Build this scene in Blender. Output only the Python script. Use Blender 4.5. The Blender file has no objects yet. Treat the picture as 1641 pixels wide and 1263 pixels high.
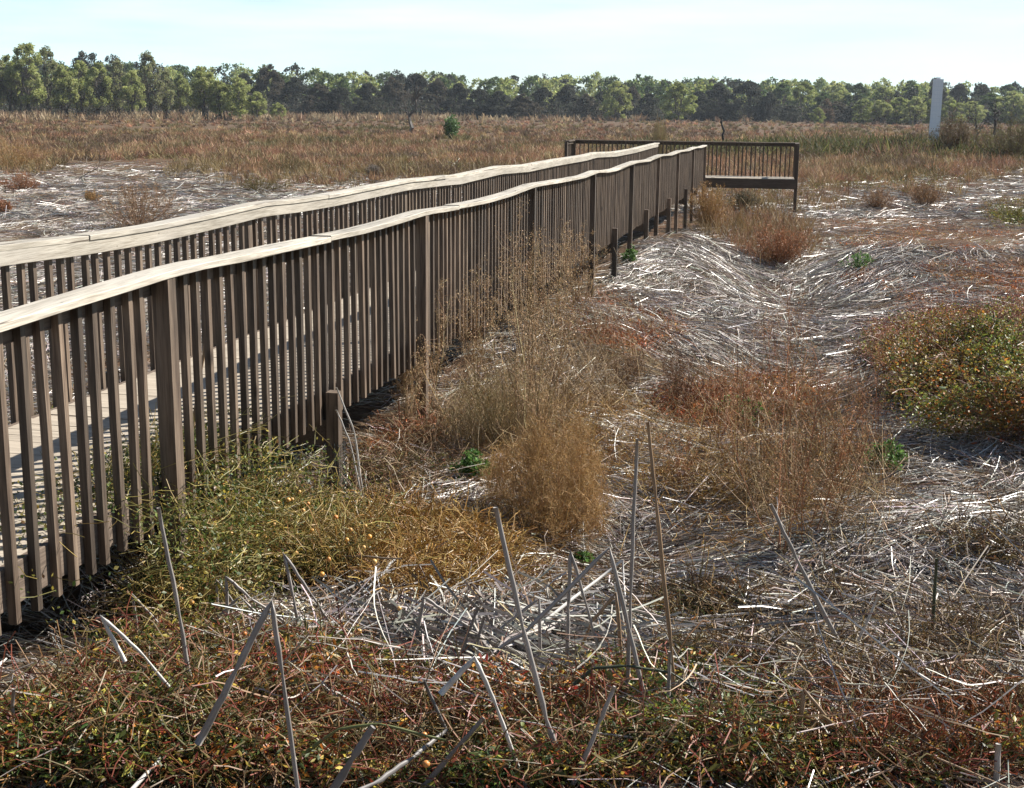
import bpy, math, random
import numpy as np
from mathutils import Vector
random.seed(7); rng = np.random.default_rng(11)
SC = bpy.context.scene; COL = SC.collection
R = math.radians
# ------------------------------------------------------------------ camera, world, sun, exposure
CAMZ = 2.70
F, CX, CY, HOR, ROLL = 2160., 820.5, 631.5, 172., R(0.5)     # photo pixel frame 1641 x 1263
TH = math.atan((CY - HOR) / F)
cam = bpy.data.objects.new('camera', bpy.data.cameras.new('camera')); COL.objects.link(cam)
cam.data.sensor_width = 36; cam.data.lens = F / 1641 * 36
cam.data.clip_start = .05; cam.data.clip_end = 6000
from mathutils import Matrix
cam.matrix_world = Matrix.Translation((0, 0, CAMZ)) @ Matrix.Rotation(math.pi/2 - TH, 4, 'X') @ Matrix.Rotation(ROLL, 4, 'Z')
SC.camera = cam
SUN_AZ, SUN_EL = 66., 42.
w = bpy.data.worlds.new('World'); SC.world = w; w.use_nodes = True
nt = w.node_tree; bg = nt.nodes['Background']
sky = nt.nodes.new('ShaderNodeTexSky'); sky.sky_type = 'NISHITA'; sky.sun_disc = False
sky.sun_elevation = R(SUN_EL); sky.sun_rotation = R(SUN_AZ); sky.air_density = 1.0; sky.dust_density = 0.15; sky.ozone_density = 2.0
tc = nt.nodes.new('ShaderNodeTexCoord'); mp = nt.nodes.new('ShaderNodeMapping')
mp.inputs['Scale'].default_value = (1.2, 1.2, 11); mp.inputs['Rotation'].default_value = (R(4), R(3), 0)
nz = nt.nodes.new('ShaderNodeTexNoise'); nz.inputs['Scale'].default_value = 2.2; nz.inputs['Detail'].default_value = 6; nz.inputs['Roughness'].default_value = .55
rp = nt.nodes.new('ShaderNodeValToRGB'); rp.color_ramp.elements[0].position = .42; rp.color_ramp.elements[1].position = .66
rp.color_ramp.elements[1].color = (1, 1, 1, 1); rp.color_ramp.elements[0].color = (.45, .45, .45, 1)
mx = nt.nodes.new('ShaderNodeMix'); mx.data_type = 'RGBA'
nt.links.new(tc.outputs['Generated'], mp.inputs['Vector']); nt.links.new(mp.outputs[0], nz.inputs['Vector'])
nt.links.new(nz.outputs['Fac'], rp.inputs['Fac']); sx = nt.nodes.new('ShaderNodeSeparateXYZ'); nt.links.new(tc.outputs['Generated'], sx.inputs[0])
el = nt.nodes.new('ShaderNodeMapRange'); el.inputs['From Min'].default_value = .14; el.inputs['From Max'].default_value = .42; el.inputs['To Min'].default_value = 1; el.inputs['To Max'].default_value = 0
nt.links.new(sx.outputs['Z'], el.inputs['Value'])
ml = nt.nodes.new('ShaderNodeMath'); ml.operation = 'MULTIPLY'; nt.links.new(rp.outputs['Color'], ml.inputs[0]); nt.links.new(el.outputs[0], ml.inputs[1])
dp = nt.nodes.new('ShaderNodeVectorMath'); dp.operation = 'DOT_PRODUCT'; dp.inputs[1].default_value = (.35, .94, 0); nt.links.new(tc.outputs['Generated'], dp.inputs[0])
az = nt.nodes.new('ShaderNodeMapRange'); az.inputs['From Min'].default_value = -.35; az.inputs['From Max'].default_value = .55; az.inputs['To Min'].default_value = .1; nt.links.new(dp.outputs['Value'], az.inputs['Value'])
m2_ = nt.nodes.new('ShaderNodeMath'); m2_.operation = 'MULTIPLY'; nt.links.new(ml.outputs[0], m2_.inputs[0]); nt.links.new(az.outputs[0], m2_.inputs[1])
nt.links.new(m2_.outputs[0], mx.inputs[0])
nt.links.new(sky.outputs[0], mx.inputs[6]); mx.inputs[7].default_value = (9.6, 13.2, 14.2, 1)
nt.links.new(mx.outputs[2], bg.inputs['Color']); bg.inputs['Strength'].default_value = .05
sun = bpy.data.objects.new('sun', bpy.data.lights.new('sun', 'SUN')); COL.objects.link(sun)
sun.data.energy = 5.0; sun.data.angle = R(.53); sun.data.color = (1, .95, .87)
SD = Vector((math.sin(R(SUN_AZ))*math.cos(R(SUN_EL)), math.cos(R(SUN_AZ))*math.cos(R(SUN_EL)), math.sin(R(SUN_EL))))
sun.rotation_euler = SD.to_track_quat('Z', 'Y').to_euler(); sun.location = SD * 60
SC.view_settings.view_transform = 'Standard'; SC.view_settings.look = 'None'
SC.view_settings.exposure = 1.1; SC.view_settings.gamma = 1
SC.cycles.max_bounces = 6; SC.cycles.diffuse_bounces = 2; SC.cycles.transmission_bounces = 4; SC.cycles.transparent_max_bounces = 8
SC.cycles.use_denoising = True

# ------------------------------------------------------------------ geometry of the photograph
def ray(px, py):
    px = np.asarray(px, float); py = np.asarray(py, float)
    u = px - CX; v = py - CY; c, s = math.cos(ROLL), math.sin(ROLL)
    ur = u*c + v*s; vr = -u*s + v*c
    return np.stack([ur/F, (F*math.cos(TH) - vr*math.sin(TH))/F, (-F*math.sin(TH) - vr*math.cos(TH))/F], -1)
def proj(x, y, z):
    z = z - CAMZ
    zc = y*math.cos(TH) - z*math.sin(TH); zc = np.maximum(zc, .05); v = -(y*math.sin(TH) + z*math.cos(TH))
    ur = F*x/zc; vr = F*v/zc; c, s = math.cos(ROLL), math.sin(ROLL)
    return CX + ur*c - vr*s, CY + ur*s + vr*c
_tab = np.random.default_rng(5).random((256, 256))
def vnoise(x, y):
    xi = np.floor(x).astype(int); yi = np.floor(y).astype(int); fx = x - xi; fy = y - yi
    fx = fx*fx*(3 - 2*fx); fy = fy*fy*(3 - 2*fy)
    a = _tab[xi & 255, yi & 255]; b = _tab[(xi+1) & 255, yi & 255]; c = _tab[xi & 255, (yi+1) & 255]; d = _tab[(xi+1) & 255, (yi+1) & 255]
    return (a*(1-fx) + b*fx)*(1-fy) + (c*(1-fx) + d*fx)*fy
def fbm(x, y, o=3):
    s = 0; a = 1; t = 0
    for k in range(o):
        s = s + a*vnoise(x*2**k + 17.3*k, y*2**k - 9.1*k); t += a; a *= .5
    return s/t
def base_z(x, y):
    r = np.hypot(x, y)
    return np.interp(r, [0, 5, 9, 13, 22, 30, 46, 80, 400, 3000], [.12, .06, -.02, -.16, -.40, -.56, -.74, -.85, -.85, -.9])
BUMPS = []
def H(x, y):
    x = np.asarray(x, float); y = np.asarray(y, float)
    z = base_z(x, y); r = np.hypot(x, y)
    f = np.clip(1.3 - r/60, .25, 1)
    z = z + f*(.20*(fbm(x*.55+3, y*.55, 2) - .5) + .13*(fbm(x*1.7, y*1.7+8, 2) - .5))
    z = z + np.clip((r-60)/60, 0, 1)*.5*(fbm(x*.05+3, y*.05, 2) - .5)
    for (bx, by, a, rx, ry, rot) in BUMPS:
        dx = x - bx; dy = y - by; c, s = math.cos(rot), math.sin(rot)
        q = ((dx*c + dy*s)/rx)**2 + ((-dx*s + dy*c)/ry)**2
        z = z + a*np.exp(-q)
    # low bank to the right in the distance
    yc = 104 - .10*(x-30) + 5*np.sin(x*.05)
    z = z + 1.1*np.exp(-((y-yc)/11)**2)/(1+np.exp(-(x-18)/8))
    return z
def ground(px, py, it=24):
    r = ray(px, py); o = np.zeros_like(r[..., 0])
    t = (-.35 - CAMZ)/np.minimum(r[..., 2], -1e-3)
    t = np.clip(t, .5, 900)
    for _ in range(it):
        h = H(r[..., 0]*t, r[..., 1]*t)
        t2 = (h - CAMZ)/np.minimum(r[..., 2], -2e-3); t = np.clip(.5*t + .5*t2, .5, 900)
    x = r[..., 0]*t; y = r[..., 1]*t
    return x, y, H(x, y)
for (px, py, a, rx, ry, rot) in [
    (1085, 425, .62, 1.7, 4.2, -.2), (1255, 445, -.60, 1.5, 3.8, -.1), (900, 545, .40, 1.2, 1.9, 0), (1285, 570, -.48, 1.5, 2.4, 0),
    (1190, 665, -.32, 1.0, 1.3, 0), (990, 850, -.26, .8, .9, 0), (1635, 650, .75, 1.7, 1.2, 0), (1580, 740, .36, 1.3, .8, 0), (1120, 560, .16, .7, .9, 0),
    (1480, 910, .30, 1.0, .8, 0), (285, 860, .46, .55, .75, -.2), (1520, 425, .55, 3.0, 2.2, 0), (760, 900, .06, .6, .5, 0),
    (700, 1060, .10, .8, .35, 0), (1230, 1010, -.06, .6, .4, 0), (1400, 1240, .05, .8, .3, 0), (300, 1200, .08, 1.0, .4, 0)]:
    x, y, z = ground(px, py); BUMPS.append((float(x), float(y), a, rx, ry, rot))

# ------------------------------------------------------------------ helpers
def tag(o, label=None, cat=None, group=None, kind=None):
    if label: o['label'] = label
    if cat: o['category'] = cat
    if group: o['group'] = group
    if kind: o['kind'] = kind
    return o
def empty(name, loc=(0, 0, 0), rz=0):
    o = bpy.data.objects.new(name, None); COL.objects.link(o); o.location = loc; o.rotation_euler = (0, 0, rz)
    o.empty_display_size = .1
    return o
def mesh_np(name, V, Q, mat, parent=None, col=None, loc=None, smooth=False):
    """V (n,3), Q (m,k) quads or tris"""
    me = bpy.data.meshes.new(name)
    V = np.ascontiguousarray(V, np.float32); Q = np.ascontiguousarray(Q, np.int32); k = Q.shape[1]
    me.vertices.add(len(V)); me.vertices.foreach_set('co', V.ravel())
    me.loops.add(Q.size); me.loops.foreach_set('vertex_index', Q.ravel())
    me.polygons.add(len(Q)); me.polygons.foreach_set('loop_start', np.arange(0, Q.size, k, dtype=np.int32))
    me.polygons.foreach_set('loop_total', np.full(len(Q), k, np.int32))
    me.polygons.foreach_set('use_smooth', np.full(len(Q), bool(smooth)))
    me.update(calc_edges=True)
    if col is not None:
        a = me.color_attributes.new('Col', 'FLOAT_COLOR', 'POINT')
        c = np.ones((len(V), 4), np.float32); c[:, :3] = np.clip(col, 0, 1); a.data.foreach_set('color', c.ravel())
    me.materials.append(mat)
    o = bpy.data.objects.new(name, me); COL.objects.link(o)
    if parent is not None: o.parent = parent
    if loc is not None: o.location = loc
    return o
class MB:
    """collects boxes / swept bars / tubes as quads"""
    def __init__(s): s.V = []; s.Q = []; s.n = 0
    def add(s, V, Q):
        s.V.append(np.asarray(V, float)); s.Q.append(np.asarray(Q, int) + s.n); s.n += len(V)
    def box(s, x0, x1, y0, y1, z0, z1, jit=0):
        V = np.array([[x, y, z] for x in (x0, x1) for y in (y0, y1) for z in (z0, z1)], float)
        if jit: V += rng.normal(0, jit, V.shape)
        s.add(V, [[0, 1, 3, 2], [4, 6, 7, 5], [0, 4, 5, 1], [2, 3, 7, 6], [0, 2, 6, 4], [1, 5, 7, 3]])
    def sweep(s, pts, x0, x1, h, bev=.004, jit=0):
        """rectangular bar along y through pts [(y, ztop)], bevelled section"""
        sec = [(x0+bev, 0), (x1-bev, 0), (x1, -bev), (x1, -h+bev), (x1-bev, -h), (x0+bev, -h), (x0, -h+bev), (x0, -bev)]
        V = []; Q = []; m = len(sec)
        for (y, z) in pts:
            dj = rng.normal(0, jit, (m, 2)) if jit else np.zeros((m, 2))
            for k, (a, b) in enumerate(sec): V.append((a + dj[k, 0], y, z + b + dj[k, 1]))
        for i in range(len(pts)-1):
            for k in range(m):
                a = i*m + k; b = i*m + (k+1) % m; Q.append([a, b, b+m, a+m])
        e = (len(pts)-1)*m
        for st, rev in ((0, 1), (e, 0)):
            q = [[st, st+1, st+2, st+7], [st+7, st+2, st+3, st+6], [st+6, st+3, st+4, st+5]]
            Q += [x[::-1] if rev else x for x in q]
        s.add(V, Q)
    def build(s, name, mat, parent=None, loc=None, col=None, smooth=False):
        return mesh_np(name, np.concatenate(s.V), np.concatenate(s.Q), mat, parent, col, loc, smooth)
def tubes(P, rad, sides=3):
    """P (N,K,3) rad (N,K) -> V, Q, reps ; prism tubes"""
    N, K, _ = P.shape
    T = np.empty_like(P); T[:, 1:-1] = P[:, 2:] - P[:, :-2]; T[:, 0] = P[:, 1] - P[:, 0]; T[:, -1] = P[:, -1] - P[:, -2]
    T /= np.linalg.norm(T, axis=-1, keepdims=True) + 1e-9
    ref = rng.normal(size=(N, 1, 3)); A = np.cross(T, ref); A /= np.linalg.norm(A, axis=-1, keepdims=True) + 1e-9
    B = np.cross(T, A)
    an = np.arange(sides)*2*math.pi/sides
    V = P[:, :, None, :] + rad[:, :, None, None]*(np.cos(an)[None, None, :, None]*A[:, :, None, :] + np.sin(an)[None, None, :, None]*B[:, :, None, :])
    idx = np.arange(N*K*sides).reshape(N, K, sides)
    a = idx[:, :-1, :]; b = np.roll(idx, -1, axis=2)[:, :-1, :]; c = np.roll(idx, -1, axis=2)[:, 1:, :]; d = idx[:, 1:, :]
    Q = np.stack([a, b, c, d], -1).reshape(-1, 4)
    return V.reshape(-1, 3), Q, K*sides
def ribbons(P, wid):
    """flat ribbons P (N,K,3) wid (N,K)"""
    N, K, _ = P.shape
    T = P[:, -1] - P[:, 0]; ref = rng.normal(size=(N, 3)); A = np.cross(T, ref); A /= np.linalg.norm(A, axis=-1, keepdims=True) + 1e-9
    V = np.stack([P - .5*wid[:, :, None]*A[:, None], P + .5*wid[:, :, None]*A[:, None]], 2)
    idx = np.arange(N*K*2).reshape(N, K, 2)
    Q = np.stack([idx[:, :-1, 0], idx[:, :-1, 1], idx[:, 1:, 1], idx[:, 1:, 0]], -1).reshape(-1, 4)
    return V.reshape(-1, 3), Q, K*2
def leaves(C, D, L, W):
    """diamond leaves: centre base C, direction D (unit), length, width; slightly folded"""
    N = len(C); ref = rng.normal(size=(N, 3)); A = np.cross(D, ref); A /= np.linalg.norm(A, axis=-1, keepdims=True) + 1e-9
    U = np.cross(A, D)
    m = C + D*(L*.45)[:, None] + U*(W*.18)[:, None]
    V = np.stack([C, m + A*(W*.5)[:, None] - U*(W*.25)[:, None], C + D*L[:, None], m - A*(W*.5)[:, None] - U*(W*.25)[:, None]], 1)
    return V.reshape(-1, 3), np.arange(N*4).reshape(N, 4), 4
def unit(v): return v/(np.linalg.norm(v, axis=-1, keepdims=True) + 1e-9)
class Acc:
    def __init__(s): s.V = []; s.Q = []; s.C = []; s.n = 0
    def add(s, g, col):
        V, Q, rep = g
        if len(V) == 0: return
        s.V.append(V); s.Q.append(Q + s.n); s.n += len(V)
        col = np.asarray(col, float)
        s.C.append(np.repeat(col, rep, axis=0) if col.ndim == 2 else np.tile(col, (len(V), 1)))
    def build(s, name, mat, parent=None, loc=None):
        return mesh_np(name, np.concatenate(s.V), np.concatenate(s.Q), mat, parent, np.concatenate(s.C), loc)
def pick(cols, wts, n, var=.18):
    cols = np.asarray(cols, float); k = rng.choice(len(cols), n, p=np.asarray(wts, float)/sum(wts))
    return cols[k]*np.exp(rng.normal(0, var, (n, 1)))*np.exp(rng.normal(0, .05, (n, 3)))

# ------------------------------------------------------------------ materials
def newmat(name):
    m = bpy.data.materials.new(name); m.use_nodes = True
    n = m.node_tree; b = n.nodes['Principled BSDF']; return m, n, b
def veg_mat(name, rough=.55, trans=.3, spec=.4):
    m, n, b = newmat(name)
    at = n.nodes.new('ShaderNodeAttribute'); at.attribute_name = 'Col'
    n.links.new(at.outputs['Color'], b.inputs['Base Color']); b.inputs['Roughness'].default_value = rough
    b.inputs['Specular IOR Level'].default_value = spec
    if trans > 0:
        t = n.nodes.new('ShaderNodeBsdfTranslucent'); mixs = n.nodes.new('ShaderNodeMixShader'); mixs.inputs[0].default_value = trans
        n.links.new(at.outputs['Color'], t.inputs['Color'])
        n.links.new(b.outputs[0], mixs.inputs[1]); n.links.new(t.outputs[0], mixs.inputs[2])
        n.links.new(mixs.outputs[0], n.nodes['Material Output'].inputs['Surface'])
    return m
def plain(name, c, rough=.6, spec=.3):
    m, n, b = newmat(name); b.inputs['Base Color'].default_value = (*c, 1); b.inputs['Roughness'].default_value = rough
    b.inputs['Specular IOR Level'].default_value = spec
    nz = n.nodes.new('ShaderNodeTexNoise'); nz.inputs['Scale'].default_value = 6; nz.inputs['Detail'].default_value = 5
    mr = n.nodes.new('ShaderNodeMapRange'); mr.inputs['To Min'].default_value = .8; mr.inputs['To Max'].default_value = 1.15
    mu = n.nodes.new('ShaderNodeVectorMath'); mu.operation = 'SCALE'; mu.inputs[0].default_value = c
    tc = n.nodes.new('ShaderNodeTexCoord')
    n.links.new(tc.outputs['Object'], nz.inputs['Vector']); n.links.new(nz.outputs['Fac'], mr.inputs['Value']); n.links.new(mr.outputs[0], mu.inputs['Scale'])
    n.links.new(mu.outputs[0], b.inputs['Base Color'])
    return m
def wood(name, axis, pale, mid, dark, knots=True, rough=.7, vary=.2, grain=1., spec=.3, cracks=False):
    m, n, b = newmat(name); L = n.links
    tc = n.nodes.new('ShaderNodeTexCoord'); oi = n.nodes.new('ShaderNodeObjectInfo')
    ad = n.nodes.new('ShaderNodeVectorMath'); ad.operation = 'ADD'
    sc = n.nodes.new('ShaderNodeVectorMath'); sc.operation = 'SCALE'; sc.inputs[0].default_value = (13, 7, 5)
    L.new(oi.outputs['Random'], sc.inputs['Scale']); L.new(tc.outputs['Object'], ad.inputs[0]); L.new(sc.outputs[0], ad.inputs[1])
    S = [1, 1, 1]; S[axis] = .045
    def noise(scale, detail, dist=0, st=1.0):
        mp = n.nodes.new('ShaderNodeMapping'); s2 = [1, 1, 1]; s2[axis] = .045*st; mp.inputs['Scale'].default_value = s2
        nz = n.nodes.new('ShaderNodeTexNoise'); nz.inputs['Scale'].default_value = scale; nz.inputs['Detail'].default_value = detail; nz.inputs['Distortion'].default_value = dist
        L.new(ad.outputs[0], mp.inputs['Vector']); L.new(mp.outputs[0], nz.inputs['Vector']); return nz
    g1 = noise(120*grain, 4); g2 = noise(26, 3, .8); g3 = noise(5, 4, 0, 6)
    r1 = n.nodes.new('ShaderNodeValToRGB'); r1.color_ramp.elements[0].position = .34; r1.color_ramp.elements[1].position = .60
    r1.color_ramp.elements[0].color = (*dark, 1); r1.color_ramp.elements[1].color = (*pale, 1)
    L.new(g1.outputs['Fac'], r1.inputs['Fac'])
    r2 = n.nodes.new('ShaderNodeValToRGB'); r2.color_ramp.elements[0].position = .40; r2.color_ramp.elements[1].position = .58
    r2.color_ramp.elements[0].color = (*mid, 1); r2.color_ramp.elements[1].color = (*pale, 1)
    L.new(g2.outputs['Fac'], r2.inputs['Fac'])
    m1 = n.nodes.new('ShaderNodeMix'); m1.data_type = 'RGBA'; m1.inputs[0].default_value = .5
    L.new(r1.outputs[0], m1.inputs[6]); L.new(r2.outputs[0], m1.inputs[7])
    mr = n.nodes.new('ShaderNodeMapRange'); mr.inputs['From Min'].default_value = .3; mr.inputs['From Max'].default_value = .7
    mr.inputs['To Min'].default_value = 1 - vary; mr.inputs['To Max'].default_value = 1 + vary*.6
    L.new(g3.outputs['Fac'], mr.inputs['Value'])
    mo = n.nodes.new('ShaderNodeMapRange'); mo.inputs['To Min'].default_value = 1 - vary; mo.inputs['To Max'].default_value = 1 + vary*.7
    L.new(oi.outputs['Random'], mo.inputs['Value'])
    mm = n.nodes.new('ShaderNodeMath'); mm.operation = 'MULTIPLY'; L.new(mr.outputs[0], mm.inputs[0]); L.new(mo.outputs[0], mm.inputs[1])
    v = n.nodes.new('ShaderNodeVectorMath'); v.operation = 'SCALE'; L.new(m1.outputs[2], v.inputs[0]); L.new(mm.outputs[0], v.inputs['Scale'])
    out = v.outputs[0]
    if cracks:
        g4 = noise(30, 2, .3, .5); cr = n.nodes.new('ShaderNodeMapRange'); cr.inputs['From Min'].default_value = .66; cr.inputs['From Max'].default_value = .69; L.new(g4.outputs['Fac'], cr.inputs['Value'])
        m4 = n.nodes.new('ShaderNodeMix'); m4.data_type = 'RGBA'; L.new(cr.outputs[0], m4.inputs[0]); L.new(out, m4.inputs[6]); m4.inputs[7].default_value = (.10, .08, .06, 1); out = m4.outputs[2]
        vn = n.nodes.new('ShaderNodeTexVoronoi'); vn.inputs['Scale'].default_value = 9; L.new(ad.outputs[0], vn.inputs['Vector'])
        nr = n.nodes.new('ShaderNodeMapRange'); nr.inputs['From Min'].default_value = .05; nr.inputs['From Max'].default_value = .09; nr.inputs['To Min'].default_value = .9; nr.inputs['To Max'].default_value = 0; L.new(vn.outputs['Distance'], nr.inputs['Value'])
        m6 = n.nodes.new('ShaderNodeMix'); m6.data_type = 'RGBA'; L.new(nr.outputs[0], m6.inputs[0]); L.new(out, m6.inputs[6]); m6.inputs[7].default_value = (.07, .05, .035, 1); out = m6.outputs[2]
        g5 = noise(2.2, 3, 0, 9); gr = n.nodes.new('ShaderNodeMapRange'); gr.inputs['From Min'].default_value = .5; gr.inputs['From Max'].default_value = .7; gr.inputs['To Max'].default_value = .55; L.new(g5.outputs['Fac'], gr.inputs['Value'])
        m5 = n.nodes.new('ShaderNodeMix'); m5.data_type = 'RGBA'; L.new(gr.outputs[0], m5.inputs[0]); L.new(out, m5.inputs[6]); m5.inputs[7].default_value = (.36, .33, .29, 1); out = m5.outputs[2]
    if knots:
        mp = n.nodes.new('ShaderNodeMapping'); s2 = [2.2, 2.2, 2.2]; s2[axis] = 1.1; mp.inputs['Scale'].default_value = s2
        vo = n.nodes.new('ShaderNodeTexVoronoi'); vo.inputs['Scale'].default_value = 1.3
        L.new(ad.outputs[0], mp.inputs['Vector']); L.new(mp.outputs[0], vo.inputs['Vector'])
        kr = n.nodes.new('ShaderNodeMapRange'); kr.inputs['From Min'].default_value = .03; kr.inputs['From Max'].default_value = .085; kr.inputs['To Min'].default_value = 1; kr.inputs['To Max'].default_value = 0
        L.new(vo.outputs['Distance'], kr.inputs['Value'])
        m2 = n.nodes.new('ShaderNodeMix'); m2.data_type = 'RGBA'; L.new(kr.outputs[0], m2.inputs[0]); L.new(out, m2.inputs[6]); m2.inputs[7].default_value = (*[c*.45 for c in mid], 1)
        out = m2.outputs[2]
    L.new(out, b.inputs['Base Color']); b.inputs['Roughness'].default_value = rough; b.inputs['Specular IOR Level'].default_value = spec
    bp = n.nodes.new('ShaderNodeBump'); bp.inputs['Strength'].default_value = .5; bp.inputs['Distance'].default_value = .004
    L.new(g1.outputs['Fac'], bp.inputs['Height']); L.new(bp.outputs[0], b.inputs['Normal'])
    return m
M_CAP = wood('weathered_rail_wood', 1, (.51, .465, .39), (.35, .31, .25), (.19, .16, .12), rough=.65, vary=.2, cracks=True)
M_RAILV = wood('weathered_post_wood', 2, (.175, .128, .09), (.07, .043, .028), (.028, .018, .012), rough=.6, vary=.5, spec=.5)
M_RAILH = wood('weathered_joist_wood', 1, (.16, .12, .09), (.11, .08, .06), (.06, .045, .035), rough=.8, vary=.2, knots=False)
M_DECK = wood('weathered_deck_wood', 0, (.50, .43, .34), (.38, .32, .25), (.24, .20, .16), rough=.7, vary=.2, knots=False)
M_DARKV = wood('dark_platform_wood', 2, (.115, .085, .06), (.08, .058, .042), (.045, .033, .025), rough=.8, vary=.2, knots=False)
M_DARKH = wood('dark_platform_rail_wood', 0, (.12, .09, .065), (.08, .06, .045), (.045, .033, .025), rough=.8, vary=.2, knots=False)
M_WIRE = plain('dark_wire', (.05, .06, .06), .5)
M_STEM = veg_mat('dry_stem', .36, 0, .7)
M_STALK = veg_mat('grey_stalk', .5, 0, .45)
M_TWIG = veg_mat('dry_twig', .6, .25, .3)
M_LEAF = veg_mat('leaf', .45, .38, .45)
M_TREE = veg_mat('tree_foliage', .6, .48, .25)
M_BARK = plain('bark', (.085, .07, .06), .9, .15)

# ------------------------------------------------------------------ ground
def build_ground():
    ang = np.concatenate([np.linspace(-180, -36, 50, endpoint=False), np.linspace(-36, 36, 460, endpoint=False), np.linspace(36, 180, 50, endpoint=False)])
    rad = np.concatenate([[0.3], np.geomspace(1.2, 60, 330), np.geomspace(62, 1200, 90)])
    A, Rr = np.meshgrid(np.radians(ang), rad)
    x = Rr*np.sin(A); y = Rr*np.cos(A); z = H(x, y)
    V = np.stack([x, y, z], -1).reshape(-1, 3); n, m = A.shape
    idx = np.arange(n*m).reshape(n, m); nx = np.roll(idx, -1, axis=1)
    Q = np.stack([idx[:-1], nx[:-1], nx[1:], idx[1:]], -1).reshape(-1, 4)
    mt, nn, b = newmat('marsh_soil'); L = nn.links
    tc = nn.nodes.new('ShaderNodeTexCoord')
    def nz(s, d):
        k = nn.nodes.new('ShaderNodeTexNoise'); k.inputs['Scale'].default_value = s; k.inputs['Detail'].default_value = d; L.new(tc.outputs['Object'], k.inputs['Vector']); return k
    a = nz(9, 8); c = nz(.35, 4); d = nz(60, 4)
    r = nn.nodes.new('ShaderNodeValToRGB'); e = r.color_ramp.elements
    e[0].position = .35; e[0].color = (.035, .024, .016, 1); e[1].position = .7; e[1].color = (.16, .115, .075, 1)
    L.new(a.outputs['Fac'], r.inputs['Fac'])
    r2 = nn.nodes.new('ShaderNodeValToRGB'); e = r2.color_ramp.elements
    e[0].position = .4; e[0].color = (.12, .055, .032, 1); e[1].position = .62; e[1].color = (.15, .11, .06, 1); L.new(c.outputs['Fac'], r2.inputs['Fac'])
    mx = nn.nodes.new('ShaderNodeMix'); mx.data_type = 'RGBA'; mx.inputs[0].default_value = .35; L.new(r.outputs[0], mx.inputs[6]); L.new(r2.outputs[0], mx.inputs[7])
    L.new(mx.outputs[2], b.inputs['Base Color']); b.inputs['Roughness'].default_value = .95; b.inputs['Specular IOR Level'].default_value = .1
    bp = nn.nodes.new('ShaderNodeBump'); bp.inputs['Strength'].default_value = .8; bp.inputs['Distance'].default_value = .03; L.new(d.outputs['Fac'], bp.inputs['Height']); L.new(bp.outputs[0], b.inputs['Normal'])
    o = mesh_np('ground', V, Q, mt, smooth=True); tag(o, kind='structure')
build_ground()

# ------------------------------------------------------------------ boardwalk frame (x = across, y = along, z = up)
ALPHA = math.atan(.2114); BN = (math.cos(ALPHA), -math.sin(ALPHA)); BD = (math.sin(ALPHA), math.cos(ALPHA)); B0 = -3.1455
def bw2w(u, s): return (B0 + u)*BN[0] + s*BD[0], (B0 + u)*BN[1] + s*BD[1]
def w2bw(x, y): return x*BN[0] + y*BN[1] - B0, x*BD[0] + y*BD[1]
CAPB = np.array([(-2, -.92), (1.5, -.90), (4.84, -.915), (5.49, -.896), (6.15, -.883), (6.38, -.876), (6.79, -.877), (7.28, -.891), (8.22, -.908), (8.79, -.92), (9.53, -.935), (10.47, -.931), (11.29, -.918), (12.03, -.94), (12.42, -.95), (13.56, -.974), (14.68, -.976), (16.15, -.948), (16.87, -.962), (18.82, -1.003), (20.0, -1.024), (21.38, -1.004), (22.53, -1.052), (23.67, -1.070), (25.2, -1.05), (26.47, -1.042), (28.8, -1.098), (31.38, -1.072), (33.62, -1.128), (36.3, -1.118), (38.9, -1.168), (41.6, -1.165), (43.5, -1.21), (45.8, -1.205)])
FARB = np.array([(-2, -1.0), (4, -.985), (7.35, -.971), (7.87, -.988), (8.37, -1.007), (9.31, -1.021), (10.1, -1.013), (10.82, -1.001), (11.53, -.985), (12.42, -1.011), (13.48, -1.022), (14.72, -1.014), (16.19, -1.009), (16.61, -1.019), (18.15, -1.054), (18.73, -1.075), (21.43, -1.055), (23.67, -1.117), (26.4, -1.121), (30.3, -1.154), (31.77, -1.14), (35.29, -1.229), (39.21, -1.255), (44.04, -1.24), (47.09, -1.25)])
def smooth_curve(T, s, sg=.35):
    k = np.linspace(-2, 2, 9); wt = np.exp(-k*k/2); s = np.asarray(s, float)
    return sum(wi*np.interp(s + ki*sg, T[:, 0], T[:, 1]) for ki, wi in zip(k, wt))/wt.sum() + CAMZ
capb = lambda s: smooth_curve(CAPB, s, .07 + .0*np.asarray(s))
farb = lambda s: smooth_curve(FARB, s, .12)
deckz = lambda s: CAMZ - .882 - .0084*(np.asarray(s, float) - 6.4) - 1.08
S0, S1 = -1.0, 45.75
bx0, by0 = bw2w(0, 0)
BW = empty('boardwalk', (bx0, by0, 0), -ALPHA)
tag(BW, 'weathered wooden boardwalk with two wavy baluster railings running away across the dry marsh', 'boardwalk')
POSTS = [1.5 + 4.9*k for k in range(10)]           # 1.5 ... 45.6
def cap_boards(parent, zf, x0, x1, joints, seed):
    near_ = seed == 3
    r = np.random.default_rng(seed)
    for a, b in zip(joints[:-1], joints[1:]):
        ys = np.arange(a + .003, b, .24); ys = np.append(ys, b - .003)
        lift0, lift1 = (r.uniform(0, .012), r.uniform(-.003, .003)) if near_ else (r.uniform(0, .005), r.uniform(-.001, .002)); sh0, sh1 = r.normal(0, .006, 2)
        m = MB(); pts = [(y, float(zf(y)) + .038 + lift0 + (lift1-lift0)*(y-a)/(b-a)) for y in ys]
        m.sweep(pts, x0 + sh0, x1 + sh1, .038, .004, .0007); m.build('cap_board', M_CAP, parent)
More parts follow.
